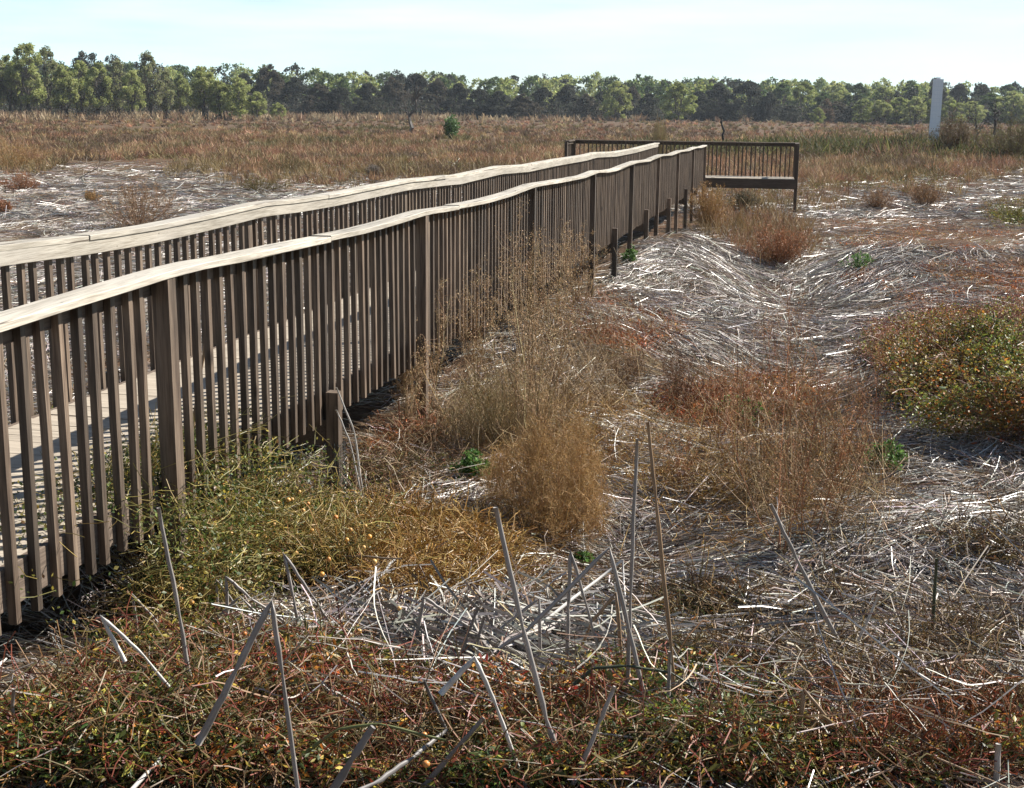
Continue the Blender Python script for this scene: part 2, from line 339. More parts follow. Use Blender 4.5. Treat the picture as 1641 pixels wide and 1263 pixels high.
def solid_row(zt, zb, slist, x0, x1, w, jit=.003, lean=.012):
    m = MB()
    for s in slist:
        t = float(zt(s)); bz = float(zb(s)) + rng.normal(0, .008); o = rng.normal(0, lean); ob = rng.normal(0, .006); dx = rng.normal(0, .002)
        V = [(x + dx, y + (o if z else ob) + s, (t if z else bz)) for x in (x0, x1) for y in (-w/2, w/2) for z in (0, 1)]
        m.add(V, [[0, 1, 3, 2], [4, 6, 7, 5], [0, 4, 5, 1], [2, 3, 7, 6], [0, 2, 6, 4], [1, 5, 7, 3]])
    return m
balz = lambda s: deckz(s) - .208 - .05*np.clip((7.6 - np.asarray(s, float))/2.8, 0, 1)
def railing(side):
    near = side > 0
    label = 'near railing, wavy pale cap over dark brown balusters' if near else 'far railing, with a pale board set under its cap'
    X = (lambda x: x) if near else (lambda x: -1.735 - x)
    zt = capb if near else (lambda s: farb(s) + .088)
    rz = zt
    x0, x1 = sorted((X(-.107), X(-.145 if near else -.1485)))
    rl = MB(); ys = np.arange(S0, S1+.01, .24)
    rl.sweep([(y, float(rz(y)) + (-.001 if near else .014)) for y in ys], x0, x1, .089 if near else .104, .003)
    rail = rl.build('railing', M_RAILH if near else M_CAP, BW); rail['label'] = label
    x0, x1 = sorted((X(0), X(-.150)))
    J = [-1.0, 3.9, 8.83, 12.42, 18.86, 24.0, 29.1, 34.3, 39.5, S1 + .04] if near else [-1.0, 3.2, 8.4, 13.2, 17.9, 23.9, 28.6, 33.2, 38.6, S1 + .1]
    cap_boards(rail, zt, x0, x1, J, 3 if near else 4)
    x0, x1 = sorted((X(-.006), X(-.095)))
    for k, s in enumerate(POSTS + [S1 - .02]):
        if k == len(POSTS) - 1: continue
        wx, wy = bw2w((x0+x1)/2, s); gz = float(H(wx, wy)) - .35
        m = MB(); tz = float(zt(s)) - .002; w_ = .0445
        m.box(x0 - (x0+x1)/2, x1 - (x0+x1)/2, -w_, w_, gz - tz, 0, .0012)
        p = m.build('post', M_RAILV, rail, loc=((x0+x1)/2, s, tz))
        p.rotation_euler = (rng.normal(0, .004), rng.normal(0, .004), 0)
    sl = []; s = S0 + .1
    while s < S1 - .08:
        if min(abs(s - p) for p in POSTS) > .088: sl.append(s + rng.normal(0, .010))
        s += .158
    x0, x1 = sorted((X(-.068), X(-.106)))
    sl = np.array(sl)
    if near: ind = [s for s in sl if 4.5 < s < 20.4]
    else: ind = []
    ind = ind[:100]
    rest = [s for s in sl if s not in ind]
    if ind:
        protos = []
        for k in range(6):
            m = MB(); n_ = 7; zz = np.linspace(0, -1.24, n_); bow = rng.normal(0, .004); V = []
            for i, z in enumerate(zz):
                q = (i/(n_-1)); dy = bow*4*q*(1-q) + rng.normal(0, .0006)
                for (a, b) in ((-.019, -.019), (.019, -.019), (.019, .019), (-.019, .019)): V.append((a, b + dy, z))
            Q = [[i*4 + j, i*4 + (j+1) % 4, (i+1)*4 + (j+1) % 4, (i+1)*4 + j] for i in range(n_-1) for j in range(4)]
            Q += [[3, 2, 1, 0], [n_*4-4, n_*4-3, n_*4-2, n_*4-1]]
            m.add(V, [q[::-1] for q in Q]); protos.append(m)
        made = []
        for i, s in enumerate(ind):
            k = i % 6
            if i < 6: o = protos[k].build('baluster', M_RAILV, rail); made.append(o)
            else: o = made[k].copy(); COL.objects.link(o); o.parent = rail
            tz = float(zt(s)) - .003; bz = float(balz(s)) + rng.normal(0, .007)
            o.location = ((x0+x1)/2 + rng.normal(0, .0015), s, tz); o.scale = (rng.normal(1, .03), rng.normal(1, .03), (tz - bz)/1.24)
            o.rotation_euler = (rng.normal(0, .008), 0, rng.normal(0, .04))
    o = solid_row(lambda s: zt(s) - .003, balz, rest, x0, x1, .038).build('baluster_row', M_RAILV, rail); o['kind'] = 'stuff'
    return rail
railing(1); railing(-1)
# deck planks, joists, cross beams
m = MB(); s = S0
while s < S1 + .1:
    z = float(deckz(s)) + rng.normal(0, .0015); e0, e1 = rng.normal(0, .006, 2)
    m.box(-1.588 + e0*.3, -.147 + e1*.3, s, s + .134, z - .036, z, .0008); s += .1405
m.build('deck', M_DECK, BW)
for x0, x1 in ((-.1455, -.1075), (-1.6275, -1.5895), (-.89, -.852)):
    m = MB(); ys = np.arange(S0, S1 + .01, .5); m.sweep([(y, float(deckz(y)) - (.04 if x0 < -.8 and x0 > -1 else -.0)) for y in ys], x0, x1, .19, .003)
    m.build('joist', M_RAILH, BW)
for k in range(10):
    s = 1.5 + 2.45 + 4.9*k
    if s > S1: break
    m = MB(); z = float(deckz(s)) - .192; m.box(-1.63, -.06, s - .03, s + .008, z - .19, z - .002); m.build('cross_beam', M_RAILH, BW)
    for u0 in (-.056, -1.77):
        if u0 > -1 and k in (2, 3, 8, 9): continue
        wx, wy = bw2w(u0 + .04, s); gz = float(H(wx, wy)) - .3; tz = float(deckz(s)) + (.045 if k else .07) + rng.normal(0, .02)
        m = MB(); m.box(-.0445, .0445, -.0445, .0445, gz - tz, 0, .001)
        p = m.build('support_post', M_RAILV, BW, loc=(u0 + .0445 + (.0 if u0 > -1 else .0), s, tz))
        p.rotation_euler = (rng.normal(0, .006), rng.normal(0, .006), 0)
        if u0 > -1 and k < 8:
            # dark wire mesh sleeve round the lower half
            zz0, zz1 = gz - tz + .25, -.36 if k == 1 else -.25
            st = .022 if k < 4 else .04
            lev = np.arange(zz0, zz1, st); P = []
            w_ = .062
            cor = np.array([(-w_, -w_), (w_, -w_), (w_, w_), (-w_, w_), (-w_, -w_)])
            for z in lev:
                P.append(np.c_[cor + rng.normal(0, .004, cor.shape), np.full(5, z)])
            V1, Q1, _ = tubes(np.array(P), np.full((len(P), 5), .0016))
            P2 = []
            for t in np.arange(0, 4, st/(2*w_)):
                i = int(t); f = t - i; c = cor[i]*(1-f) + cor[i+1]*f
                P2.append([[c[0] + rng.normal(0, .003), c[1] + rng.normal(0, .003), z] for z in np.linspace(zz0, zz1, 5)])
            V2, Q2, _ = tubes(np.array(P2), np.full((len(P2), 5), .0016))
            mesh_np('wire_mesh', np.concatenate([V1, V2]), np.concatenate([Q1, Q2 + len(V1)]), M_WIRE, p)

# ------------------------------------------------------------------ viewing platform at the end
PZ = CAMZ - 2.235; PR = CAMZ - 1.13
PL = empty('viewing_platform', (bx0, by0, 0), -ALPHA)
tag(PL, 'dark wooden viewing platform with slatted railing across the far end of the boardwalk', 'platform')
m = MB(); x = -4.75
while x < 2.95:
    m.box(x, x + .134, 45.87, 47.33, PZ - .036, PZ + rng.normal(0, .002), .001); x += .1405
m.build('deck', M_DECK, PL)
for (y0, y1) in ((45.82, 45.858), (47.34, 47.378)):
    m = MB(); m.box(-4.76, 2.96, y0, y1, PZ - .33, PZ - .02, .002); m.build('fascia', M_DARKH, PL)
def platform_rail(x0, x1, y0, y1, along_x):
    m = MB()
    if along_x: m.box(x0, x1, y0 - .07, y0 + .07, PR, PR + .04, .002)
    else: m.box(x0 - .07, x0 + .07, y0, y1, PR + .001, PR + .041, .002)
    rail = m.build('railing', M_DARKH, PL)
    m = MB()
    if along_x: m.box(x0, x1, y0 - .02, y0 + .018, PR - .09, PR - .002)
    else: m.box(x0 - .02, x0 + .018, y0, y1, PR - .09, PR - .002)
    m.build('under_rail', M_DARKH, rail)
    L = (x1 - x0) if along_x else (y1 - y0); n_ = int(L/.142)
    for i in range(1, n_):
        t = i*L/n_ + rng.normal(0, .012); w_ = rng.uniform(.017, .024)
        m = MB(); m.box(-w_, w_, -.019, .019, PZ + .002, PR - .002, .003)
        p = m.build('baluster', M_DARKV, rail, loc=((x0 + t, y0 - .04, 0) if along_x else (x0 - .04, y0 + t, 0))); p.rotation_euler = (0, rng.normal(0, .004), 0)
    return rail
rb = platform_rail(-4.78, 2.98, 47.27, 0, True)
rr = platform_rail(2.93, 0, 45.98, 47.18, False)
rl_ = platform_rail(-4.73, 0, 45.98, 47.18, False)
for (x, y) in ((2.95, 45.90), (2.95, 47.40), (-4.75, 45.90), (-4.75, 47.40), (-1.9, 47.42)):
    wx, wy = bw2w(x, y); gz = float(H(wx, wy)) - .3
    m = MB(); m.box(x - .05, x + .05, y - .05, y + .05, gz, PR - .003 if y > 47.3 else PR + .0, .002); m.build('post', M_DARKV, PL)

# ------------------------------------------------------------------ vegetation kit
def field(px, py, ells):
    w_ = np.zeros_like(px)
    for (cx, cy, rx, ry, s) in ells:
        q = ((px - cx)/rx)**2 + ((py - cy)/ry)**2
        w_ = np.maximum(w_, s*np.clip(1.5 - q, 0, 1))
    return w_
def scatter(n, box, wfn, off_boards=True):
    """sample ground positions so that their density is even in view"""
    out = []; tot = 0; tries = 0
    while tot < n and tries < 60:
        k = int((n - tot)*2.5) + 200; tries += 1
        px = rng.uniform(box[0], box[2], k); py = rng.uniform(box[1], box[3], k)
        x, y, z = ground(px, py, 12)
        wv = wfn(px, py, x, y)
        keep = rng.random(k) < wv
        out.append(np.stack([x[keep], y[keep], z[keep], px[keep], py[keep]], -1)); tot += keep.sum()
    return np.concatenate(out)[:n]
# areas in the photograph: leafy and grassy patches (px, py, rx, ry, weight)
RED = [(250, 1190, 520, 110, 1), (700, 1250, 400, 60, 1), (1060, 1200, 230, 75, .9), (1280, 1260, 330, 45, .8), (630, 760, 60, 50, .5), (120, 1080, 200, 60, .9)]
VINE = [(300, 830, 150, 95, 1), (150, 740, 120, 60, .9), (440, 890, 170, 60, 1), (250, 960, 120, 70, .7), (60, 830, 60, 60, .8)]
GOLD = [(660, 905, 170, 70, .8), (560, 870, 70, 35, .5), (1180, 770, 170, 110, .3), (1000, 560, 120, 40, .35), (900, 700, 150, 90, .4)]
MOUND = [(1620, 645, 185, 75, 1), (1500, 625, 85, 55, .8), (1580, 600, 150, 50, 1)]
PINK = [(1540, 565, 150, 42, 1), (1620, 540, 100, 36, .9), (1580, 650, 120, 60, .35)]
ORNG = [(1560, 455, 190, 30, 1), (1590, 500, 150, 18, .8), (1500, 385, 150, 22, .9), (1420, 362, 110, 10, .6), (1010, 535, 85, 32, .9), (940, 490, 60, 25, .6), (1190, 650, 130, 45, .6), (620, 700, 80, 40, .4), (1340, 260, 120, 10, .4), (1330, 300, 100, 12, .5), (330, 262, 170, 12, .8), (60, 330, 90, 8, .6), (480, 295, 90, 12, .5), (1560, 330, 200, 14, .3), (1480, 1215, 200, 60, .3), (700, 280, 200, 12, .4)]
OLIV = [(1625, 345, 50, 20, 1), (1430, 292, 110, 16, .8), (430, 265, 90, 12, .7), (1250, 300, 80, 20, .4), (600, 268, 140, 14, .5), (1400, 240, 300, 20, .4)]
SHADEGAP = [(110, 940, 100, 60, .9)]
def w_litter(px, py, x, y):
    u, s = w2bw(x, y)
    lw = np.full_like(px, .55)
    lw = np.maximum(lw, field(px, py, [(1090, 480, 190, 110, 1), (1500, 960, 330, 170, 1), (1540, 700, 190, 55, 1), (900, 560, 120, 90, 1), (1000, 870, 190, 80, 1), (760, 1030, 420, 75, 1), (1400, 450, 280, 60, 1), (260, 330, 420, 60, 1), (1420, 330, 240, 26, .9)]))
    lw = lw - .75*field(px, py, MOUND + PINK) - .45*field(px, py, VINE + RED) - .25*field(px, py, ORNG)
    lw = np.where((u > -1.7) & (u < -.05) & (s < 46), .12, lw); lw = np.where((u > -1.8) & (u < .30) & (s < 6.6), .05, lw)
    return np.clip(lw, .04, 1)*np.clip(fbm(x*.9, y*.9, 3)*3.2 - .85, .12, 1)

def litter(name, label, n, box, L, Rd, K, hmax, mat=M_STEM, dirf=None, cols=None, wts=None, weight=w_litter, wild=.22, tl=.07):
    S = scatter(n, box, weight); n = len(S); x, y, z = S[:, 0], S[:, 1], S[:, 2]
    e = .25; gx = (H(x+e, y) - H(x-e, y))/(2*e); gy = (H(x, y+e) - H(x, y-e))/(2*e); gm = np.hypot(gx, gy)
    th = 2.4*(fbm(x*.35 + 40, y*.35, 2) - .5)*2 + .1
    down = np.arctan2(gy, gx); wgt = np.clip(gm*2.2, 0, .8)
    dv = np.stack([np.cos(2*th)*(1-wgt) + np.cos(2*down)*wgt, np.sin(2*th)*(1-wgt) + np.sin(2*down)*wgt], -1)
    th = .5*np.arctan2(dv[:, 1], dv[:, 0]) + rng.normal(0, .34, n)
    wild = rng.random(n) < wild; th = np.where(wild, rng.uniform(-math.pi, math.pi, n), th)
    ln = rng.uniform(*L, n)*np.where(rng.random(n) < .12, 1.6, 1)
    t = np.linspace(-.5, .5, K)[None, :]; curve = rng.normal(0, .12, n)[:, None]
    tx = np.cos(th)[:, None]; ty = np.sin(th)[:, None]
    X = x[:, None] + ln[:, None]*(t*tx - curve*(t*t)*ty*2); Y = y[:, None] + ln[:, None]*(t*ty + curve*(t*t)*tx*2)
    tilt = rng.normal(0, tl, n)*np.where(wild, 2.0, 1)
    h0 = rng.uniform(0, 1, n)**1.5*hmax
    Z = H(X, Y) + h0[:, None] + np.abs(tilt)[:, None]*ln[:, None]*(t*np.sign(tilt)[:, None] + .35) + rng.normal(0, .006, (n, K))
    r = rng.uniform(*Rd, n)
    rr_ = r[:, None]*np.linspace(1.1, .65, K)[None, :]
    C = pick(cols or [(.50, .465, .425), (.37, .33, .28), (.24, .17, .11), (.07, .05, .038)], wts or [.38, .24, .22, .16], n, .28)
    a = Acc(); a.add(tubes(np.stack([X, Y, Z], -1), rr_), C)
    o = a.build(name, mat); tag(o, label, 'dry reeds', kind='stuff'); return o
litter('reed_litter', 'grey white flattened dry reed stems matted over the near ground', 66000, (-300, 560, 1940, 1400), (.14, .62), (.0015, .0043), 5, .08)
litter('reed_litter', 'pale broken reed stems carpeting the hollow right of the boardwalk', 78000, (-460, 345, 2100, 575), (.18, .65), (.0026, .0060), 4, .10)
litter('reed_litter', 'bleached reed litter on the open marsh in the middle distance', 41000, (-620, 262, 2260, 350), (.25, .9), (.006, .011), 3, .12)
litter('tan_tangle', 'tangle of fine tan and golden dead weed stems filling the hollow and the fence foot', 11000, (620, 480, 1480, 960), (.10, .40), (.0009, .0022), 4, .20, M_TWIG,
       cols=[(.36, .25, .12), (.28, .19, .10), (.42, .31, .18), (.18, .12, .07)], wts=[.3, .3, .2, .2], weight=lambda px, py, x, y: np.where((w2bw(x, y)[0] > -1.7) & (w2bw(x, y)[0] < .1), 0, field(px, py, [(830, 640, 170, 130, 1), (1180, 720, 190, 95, .45), (960, 560, 120, 60, .6), (1300, 800, 130, 80, .5)])*np.clip((fbm(x*1.2, y*1.2, 2) - .3)*4, .1, 1)), wild=.7, tl=.5)
litter('fallen_reeds', 'pale fallen reeds lying over the leafy weeds of the bottom foreground', 560, (-120, 1040, 1760, 1400), (.15, .6), (.0016, .0045), 6, .32, M_STALK,
       cols=[(.42, .39, .35), (.30, .27, .24), (.34, .25, .16)], wts=[.45, .3, .25], weight=lambda px, py, x, y: field(px, py, [(700, 1120, 400, 90, 1), (1350, 1180, 380, 90, .9), (250, 1180, 350, 90, .4)]), wild=.5, tl=.16)
litter('stalk_tangle', 'tangle of thick grey broken reed stalks in the centre foreground', 420, (560, 950, 1130, 1150), (.35, .95), (.0055, .0088), 6, .16, M_STALK,
       cols=[(.26, .235, .21), (.35, .32, .29), (.17, .15, .13)], wts=[.45, .3, .25], weight=lambda px, py, x, y: field(px, py, [(830, 1050, 230, 60, 1), (560, 990, 120, 35, .8)]))
# short chaff underneath
litter('reed_chaff', 'short tan and brown chaff between the reed stems', 34000, (-160, 420, 1800, 1400), (.06, .25), (.002, .004), 3, .03, M_TWIG,
       cols=[(.30, .21, .13), (.20, .13, .08), (.42, .33, .22), (.09, .06, .04)], wts=[.35, .3, .2, .15], weight=lambda px, py, x, y: np.where((w2bw(x, y)[0] > -1.8) & (w2bw(x, y)[0] < .3) & (w2bw(x, y)[1] < 6.6), .15, .9))

def leafy(name, label, cat, n, box, ells, colr, wts, L, ar, hmax, stemcol, nst, hang=.3, base=0., clump=1.6, thr=.30, hmod=None, width_st=.0022):
    def wf(px, py, x, y):
        u, s = w2bw(x, y)
        v = np.clip(field(px, py, ells)*1.25 + base, 0, 1)*np.clip((fbm(x*clump, y*clump, 3) - thr)*4, 0, 1)
        return np.where((u > -1.7) & (u < (-.16 if name != 'low_weeds' else .12)) & (s < 46), 0, v)
    S = scatter(n, box, wf); n = len(S)
    if n < 10: return
    x, y, z = S[:, 0], S[:, 1], S[:, 2]
    hh = hmax*(.35 + .65*np.clip(fbm(x*2.2 + 7, y*2.2, 2)*1.6 - .2, 0, 1))
    h = rng.uniform(0, 1, n)**.75*hh
    x = x + rng.normal(0, .03, n); y = y + rng.normal(0, .03, n)
    C = np.stack([x, y, H(x, y) + h], -1)
    D = rng.normal(size=(n, 3)); D[:, 2] = D[:, 2]*.6 - hang*1.5 + .25; D = unit(D)
    ln = rng.uniform(*L, n)*np.where(rng.random(n) < .06, 1.7, 1)
    hue = (fbm(x*1.3 + 31, y*1.3, 2) - .5)*2.2; cc = pick(colr, wts, n, .28)*np.exp(np.stack([hue*.32, -hue*.28, -hue*.1], -1))
    a = Acc(); a.add(leaves(C, D, ln, ln*rng.uniform(ar[0], ar[1], n)), cc)
    # runners
    k = rng.choice(n, min(nst, n), replace=False); b = C[k]; m_ = len(k)
    d = unit(np.stack([rng.normal(size=m_), rng.normal(size=m_), rng.normal(.15, .5, m_)], -1)); l = rng.uniform(.08, .32, m_)*(1 if L[1] < .08 else 2)
    t = np.linspace(0, 1, 4)[None, :, None]
    P = b[:, None] + d[:, None]*l[:, None, None]*t + np.array([0, 0, 1.])*(.25*l*rng.uniform(-.4, 1, m_))[:, None, None]*(4*t*(1-t)) + rng.normal(0, .008, (m_, 4, 3))
    P[..., 2] = np.maximum(P[..., 2], H(P[..., 0], P[..., 1]) + .004)
    a.add(tubes(P, np.full((m_, 4), width_st)*rng.uniform(.6, 1.4, (m_, 1))), pick(stemcol, [1]*len(stemcol), m_, .2))
    o = a.build(name, M_LEAF); tag(o, label, cat, kind='stuff'); return o
G1, G2, G3 = (.05, .07, .018), (.115, .12, .03), (.21, .185, .042)
RD1, RD2, OR1, YL, BR = (.20, .035, .02), (.30, .07, .035), (.42, .15, .03), (.42, .32, .06), (.16, .085, .04)
leafy('low_weeds', 'red and green leafy low weeds along the bottom foreground', 'weeds', 115000, (-160, 1010, 1800, 1420), RED,
      [G1, G2, RD1, BR, OR1, YL], [.24, .30, .12, .12, .08, .14], (.014, .046), (.26, .42), .30, [(.26, .08, .05), (.24, .13, .06), (.30, .22, .12), (.16, .13, .05)], 8500, .35, thr=.22, clump=1.1)
leafy('red_weed_patch', 'reddish leafy weeds beneath the railing near the wrapped stub post', 'weeds', 7000, (500, 640, 760, 860), [(620, 750, 90, 75, 1)],
      [RD1, OR1, G1, YL, BR], [.07, .08, .36, .10, .39], (.015, .038), (.2, .35), .16, [(.22, .13, .07), (.30, .21, .12)], 1500, .3, thr=.2)
leafy('ground_cherry_vine', 'green vine with yellow stems heaped against the near railing', 'vine', 70000, (-60, 650, 640, 1080), VINE,
      [(.055, .085, .02), (.11, .13, .03), (.20, .18, .04), YL, BR], [.34, .30, .18, .08, .10], (.010, .024), (.45, .7), .24, [(.40, .30, .10), (.30, .25, .09), (.30, .20, .07)], 9000, .1, thr=.18, clump=1.4)
def vine_heap():
    n = 16000; uu = rng.normal(-.10, .30, n).clip(-.9, .75); ss = rng.normal(6.8, .7, n).clip(4.9, 8.0)
    x, y = bw2w(uu, ss); on = (uu < -.08) & (uu > -1.6)
    top = np.interp(uu, [-.9, -.3, 0, .3, .75], [-.04, .04, -.02, -.32, -.75])*np.exp(-((ss - 7)/1.3)**2) + np.where(uu < .1, 0, 0)
    zg = H(x, y); zt_ = deckz(ss) + top; z0 = np.where(on, deckz(ss), zg)
    z = z0 + (zt_ - z0)*rng.random(n)**.6 + rng.normal(0, .02, n)
    C = np.stack([x, y, z], -1); keep = (z > z0) & (fbm(x*2.1, y*2.1 + z*2, 2) > .36); C = C[keep]; m_ = len(C)
    l = rng.uniform(.014, .032, m_); a = Acc(); a.add(leaves(C, unit(rng.normal(size=(m_, 3)) + np.array([0, 0, .3])), l, l*rng.uniform(.45, .7, m_)), pick([(.055, .085, .02), (.11, .13, .03), (.20, .18, .04), YL, BR], [.34, .30, .18, .08, .10], m_, .28))
    k = rng.choice(m_, 1500, replace=False); b = C[k]; d = unit(rng.normal(size=(1500, 3))*np.array([1, 1, .5])); l = rng.uniform(.08, .3, 1500); t = np.linspace(0, 1, 4)[None, :, None]
    P = b[:, None] + d[:, None]*l[:, None, None]*t + rng.normal(0, .008, (1500, 4, 3)); a.add(tubes(P, np.full((1500, 4), .002)), pick([(.38, .30, .10), (.22, .20, .07)], [1, 1], 1500, .2))
    o = a.build('climbing_vine', M_LEAF); tag(o, 'green vine climbing through the railing onto the edge of the deck', 'vine', kind='stuff')
vine_heap()
leafy('golden_creeper', 'golden yellow thread like creeper over the slope below the railing', 'creeper', 16000, (380, 640, 1420, 1020), GOLD,
      [(.40, .24, .05), (.34, .17, .05), G2, BR], [.4, .25, .2, .15], (.008, .02), (.3, .5), .10, [(.46, .31, .10), (.40, .25, .08), (.32, .19, .07)], 20000, .0, thr=.27)
leafy('leafy_mound', 'olive green and yellow bushy vine mound at the right edge', 'vine', 60000, (1340, 480, 1850, 730), MOUND,
      [G1, G2, G3, (.30, .24, .05), OR1], [.18, .22, .28, .20, .12], (.02, .042), (.4, .6), .62, [(.20, .09, .05)], 5000, .1, thr=.12)
leafy('pink_topped_weeds', 'pinkish red stems and leaves over the top of the green mound', 'weeds', 30000, (1330, 430, 1850, 640), PINK,
      [(.36, .13, .08), (.42, .22, .14), G3, YL, BR], [.16, .20, .34, .20, .10], (.02, .045), (.3, .5), .30, [(.30, .10, .07), (.36, .18, .12)], 6000, .0, thr=.15)
leafy('orange_groundcover', 'orange and rust groundcover patches among the pale reeds', 'groundcover', 52000, (-150, 250, 1850, 1400), ORNG,
      [(.50, .19, .06), (.40, .14, .05), (.36, .20, .08), (.28, .20, .07), BR], [.3, .22, .2, .14, .14], (.02, .055), (.3, .5), .13, [(.34, .14, .06)], 14000, .0, thr=.2, clump=.8)
leafy('olive_groundcover', 'yellow green low clumps scattered over the marsh', 'groundcover', 22000, (-150, 235, 1850, 380), OLIV,
      [(.14, .13, .03), (.22, .18, .04), (.10, .10, .03), BR], [.35, .3, .2, .15], (.04, .09), (.3, .5), .35, [(.2, .12, .05)], 3000, .0, thr=.2, clump=.5)
leafy('trailing_weeds', 'dark green and brown trailing weeds over the reed litter on the right', 'weeds', 22000, (900, 780, 1850, 1260), [(1230, 1085, 190, 32, 1), (1500, 1160, 200, 38, 1), (1600, 895, 110, 30, .9), (1340, 990, 80, 22, .5), (1120, 985, 90, 30, .6), (1560, 1050, 150, 30, .7), (1330, 900, 60, 20, .4)],
      [G1, (.08, .09, .03), BR, OR1, G2], [.35, .25, .2, .06, .14], (.012, .034), (.3, .55), .10, [(.22, .16, .07), (.30, .20, .09), (.16, .10, .05)], 7000, .0, thr=.25, clump=1.6)
leafy('fallen_leaf_flecks', 'small brown and olive leaves strewn between the reed stems', 'leaf litter', 26000, (-160, 400, 1800, 1400), [(820, 800, 1200, 620, .5)],
      [BR, (.24, .13, .05), G2, (.30, .18, .06)], [.4, .3, .15, .15], (.012, .03), (.3, .6), .07, [(.28, .17, .08), (.20, .12, .07), (.36, .24, .12)], 12000, .0, thr=.34, clump=1.3)

def brush(name, label, cat, n, box, wfn, hgt, blades, palette, mat=M_TWIG, wid=(.004, .01), spread=.45, lod=3.2e-4):
    """upright fine brush: every plant is a fan of thin stems"""
    S = scatter(n, box, wfn); n = len(S); x, y = S[:, 0], S[:, 1]; dist = np.hypot(x, y)
    hs = rng.uniform(*hgt, n)*(.6 + .8*fbm(x*.12, y*.12, 2))
    nb = n*blades; rep = np.repeat(np.arange(n), blades)
    bx = x[rep] + rng.normal(0, .2, nb)*hs[rep]; by = y[rep] + rng.normal(0, .2, nb)*hs[rep]; bz = H(bx, by) - .02
    d = np.stack([rng.normal(0, spread, nb), rng.normal(0, spread, nb), np.ones(nb)], -1); d = unit(d)
    l = hs[rep]*rng.uniform(.45, 1.05, nb)
    st = rng.uniform(0, .35, nb)
    t = np.linspace(0, 1, 3)[None, :, None]
    b = np.stack([bx, by, bz], -1)
    P = b[:, None] + d[:, None]*(l[:, None, None]*(st[:, None, None]*0 + t)) + np.stack([rng.normal(0, .08, nb)*l, rng.normal(0, .08, nb)*l, np.zeros(nb)], -1)[:, None]*(t**2)
    wd = np.maximum(rng.uniform(*wid, nb), dist[rep]*lod)
    W = wd[:, None]*np.array([.8, 1.0, .45])[None]
    pn = .5*fbm(x*.05 + 11, y*.05, 2) + .5*fbm(x*.3, y*.12 + 5, 2); pk = np.clip(((pn - .34)/.32*len(palette)).astype(int) + rng.integers(-1, 2, n), 0, len(palette)-1)
    C = (np.asarray(palette)[pk]*np.exp(rng.normal(0, .25, (n, 1))))[rep]*np.exp(rng.normal(0, .18, (nb, 1)))
    a = Acc(); a.add(ribbons(P, W), C); o = a.build(name, mat); tag(o, label, cat, kind='stuff'); return o
PAL = [(.13, .11, .045), (.27, .19, .09), (.20, .11, .06), (.28, .155, .095), (.34, .235, .12), (.27, .14, .085), (.22, .18, .08), (.14, .09, .055)]
def wfar(px, py, x, y):
    u, s = w2bw(x, y)
    v = np.clip((fbm(x*.09, y*.09, 3) - .22)*4, .15, 1)
    lowl = np.interp(px, [-200, 0, 250, 600, 900, 1300, 1640, 1850], [262, 262, 250, 275, 300, 295, 270, 270])
    v = v*np.clip((lowl - py)/14 + .5, 0, 1)
    v = v*(1 - .9*field(px, py, [(210, 207, 75, 3.5, 1), (350, 206, 60, 3, 1)]))
    return np.where((u > -5.2) & (u < 3.4) & (s < 48), 0, v)
brush('marsh_brush', 'rust brown feathery brush covering the open marsh', 'brush', 18000, (-680, 194, 2320, 300), wfar, (.4, .95), 30, PAL, spread=.85)
def wmid(px, py, x, y):
    u, s = w2bw(x, y)
    v = field(px, py, [(1240, 390, 60, 35, .5), (1160, 350, 70, 36, .5), (1300, 320, 80, 25, .3), (560, 275, 260, 26, .7), (900, 265, 200, 30, .6), (1450, 270, 260, 22, .6), (1500, 310, 60, 14, .35), (40, 262, 70, 20, .8), (1200, 320, 70, 20, .6)])
    return np.where((u > -1.9) & (u < .15) & (s < 48), 0, v)
brush('tawny_grass', 'tawny and reddish fine grass around the foot of the platform', 'grass', 2600, (-150, 240, 1850, 450), wmid, (.3, .7), 18, [(.22, .15, .07), (.22, .115, .07), (.25, .15, .08), (.23, .17, .08)])
brush('straw_margin', 'pale straw coloured grass fringe in front of the distant trees', 'grass', 3600, (-650, 186, 2300, 196),
      lambda px, py, x, y: np.where(py < np.interp(px, [0, 1640], [192, 196]), .9, .2), (1.0, 2.3), 16, [(.33, .24, .14), (.26, .17, .10), (.20, .12, .07), (.36, .28, .17)], lod=5e-4)
def wbank(px, py, x, y):
    yc = 104 - .10*(x-30) + 5*np.sin(x*.05)
    return np.where((np.abs(y - yc) < 15) & (x > 8), 1., 0.)
brush('bramble_bank', 'dark olive brambles along the low bank on the right', 'brambles', 4300, (1000, 186, 2250, 262), wbank, (.9, 1.7), 18, [(.075, .08, .03), (.12, .085, .045), (.10, .10, .035), (.15, .09, .06)], M_TREE, lod=6e-4, spread=1.5)
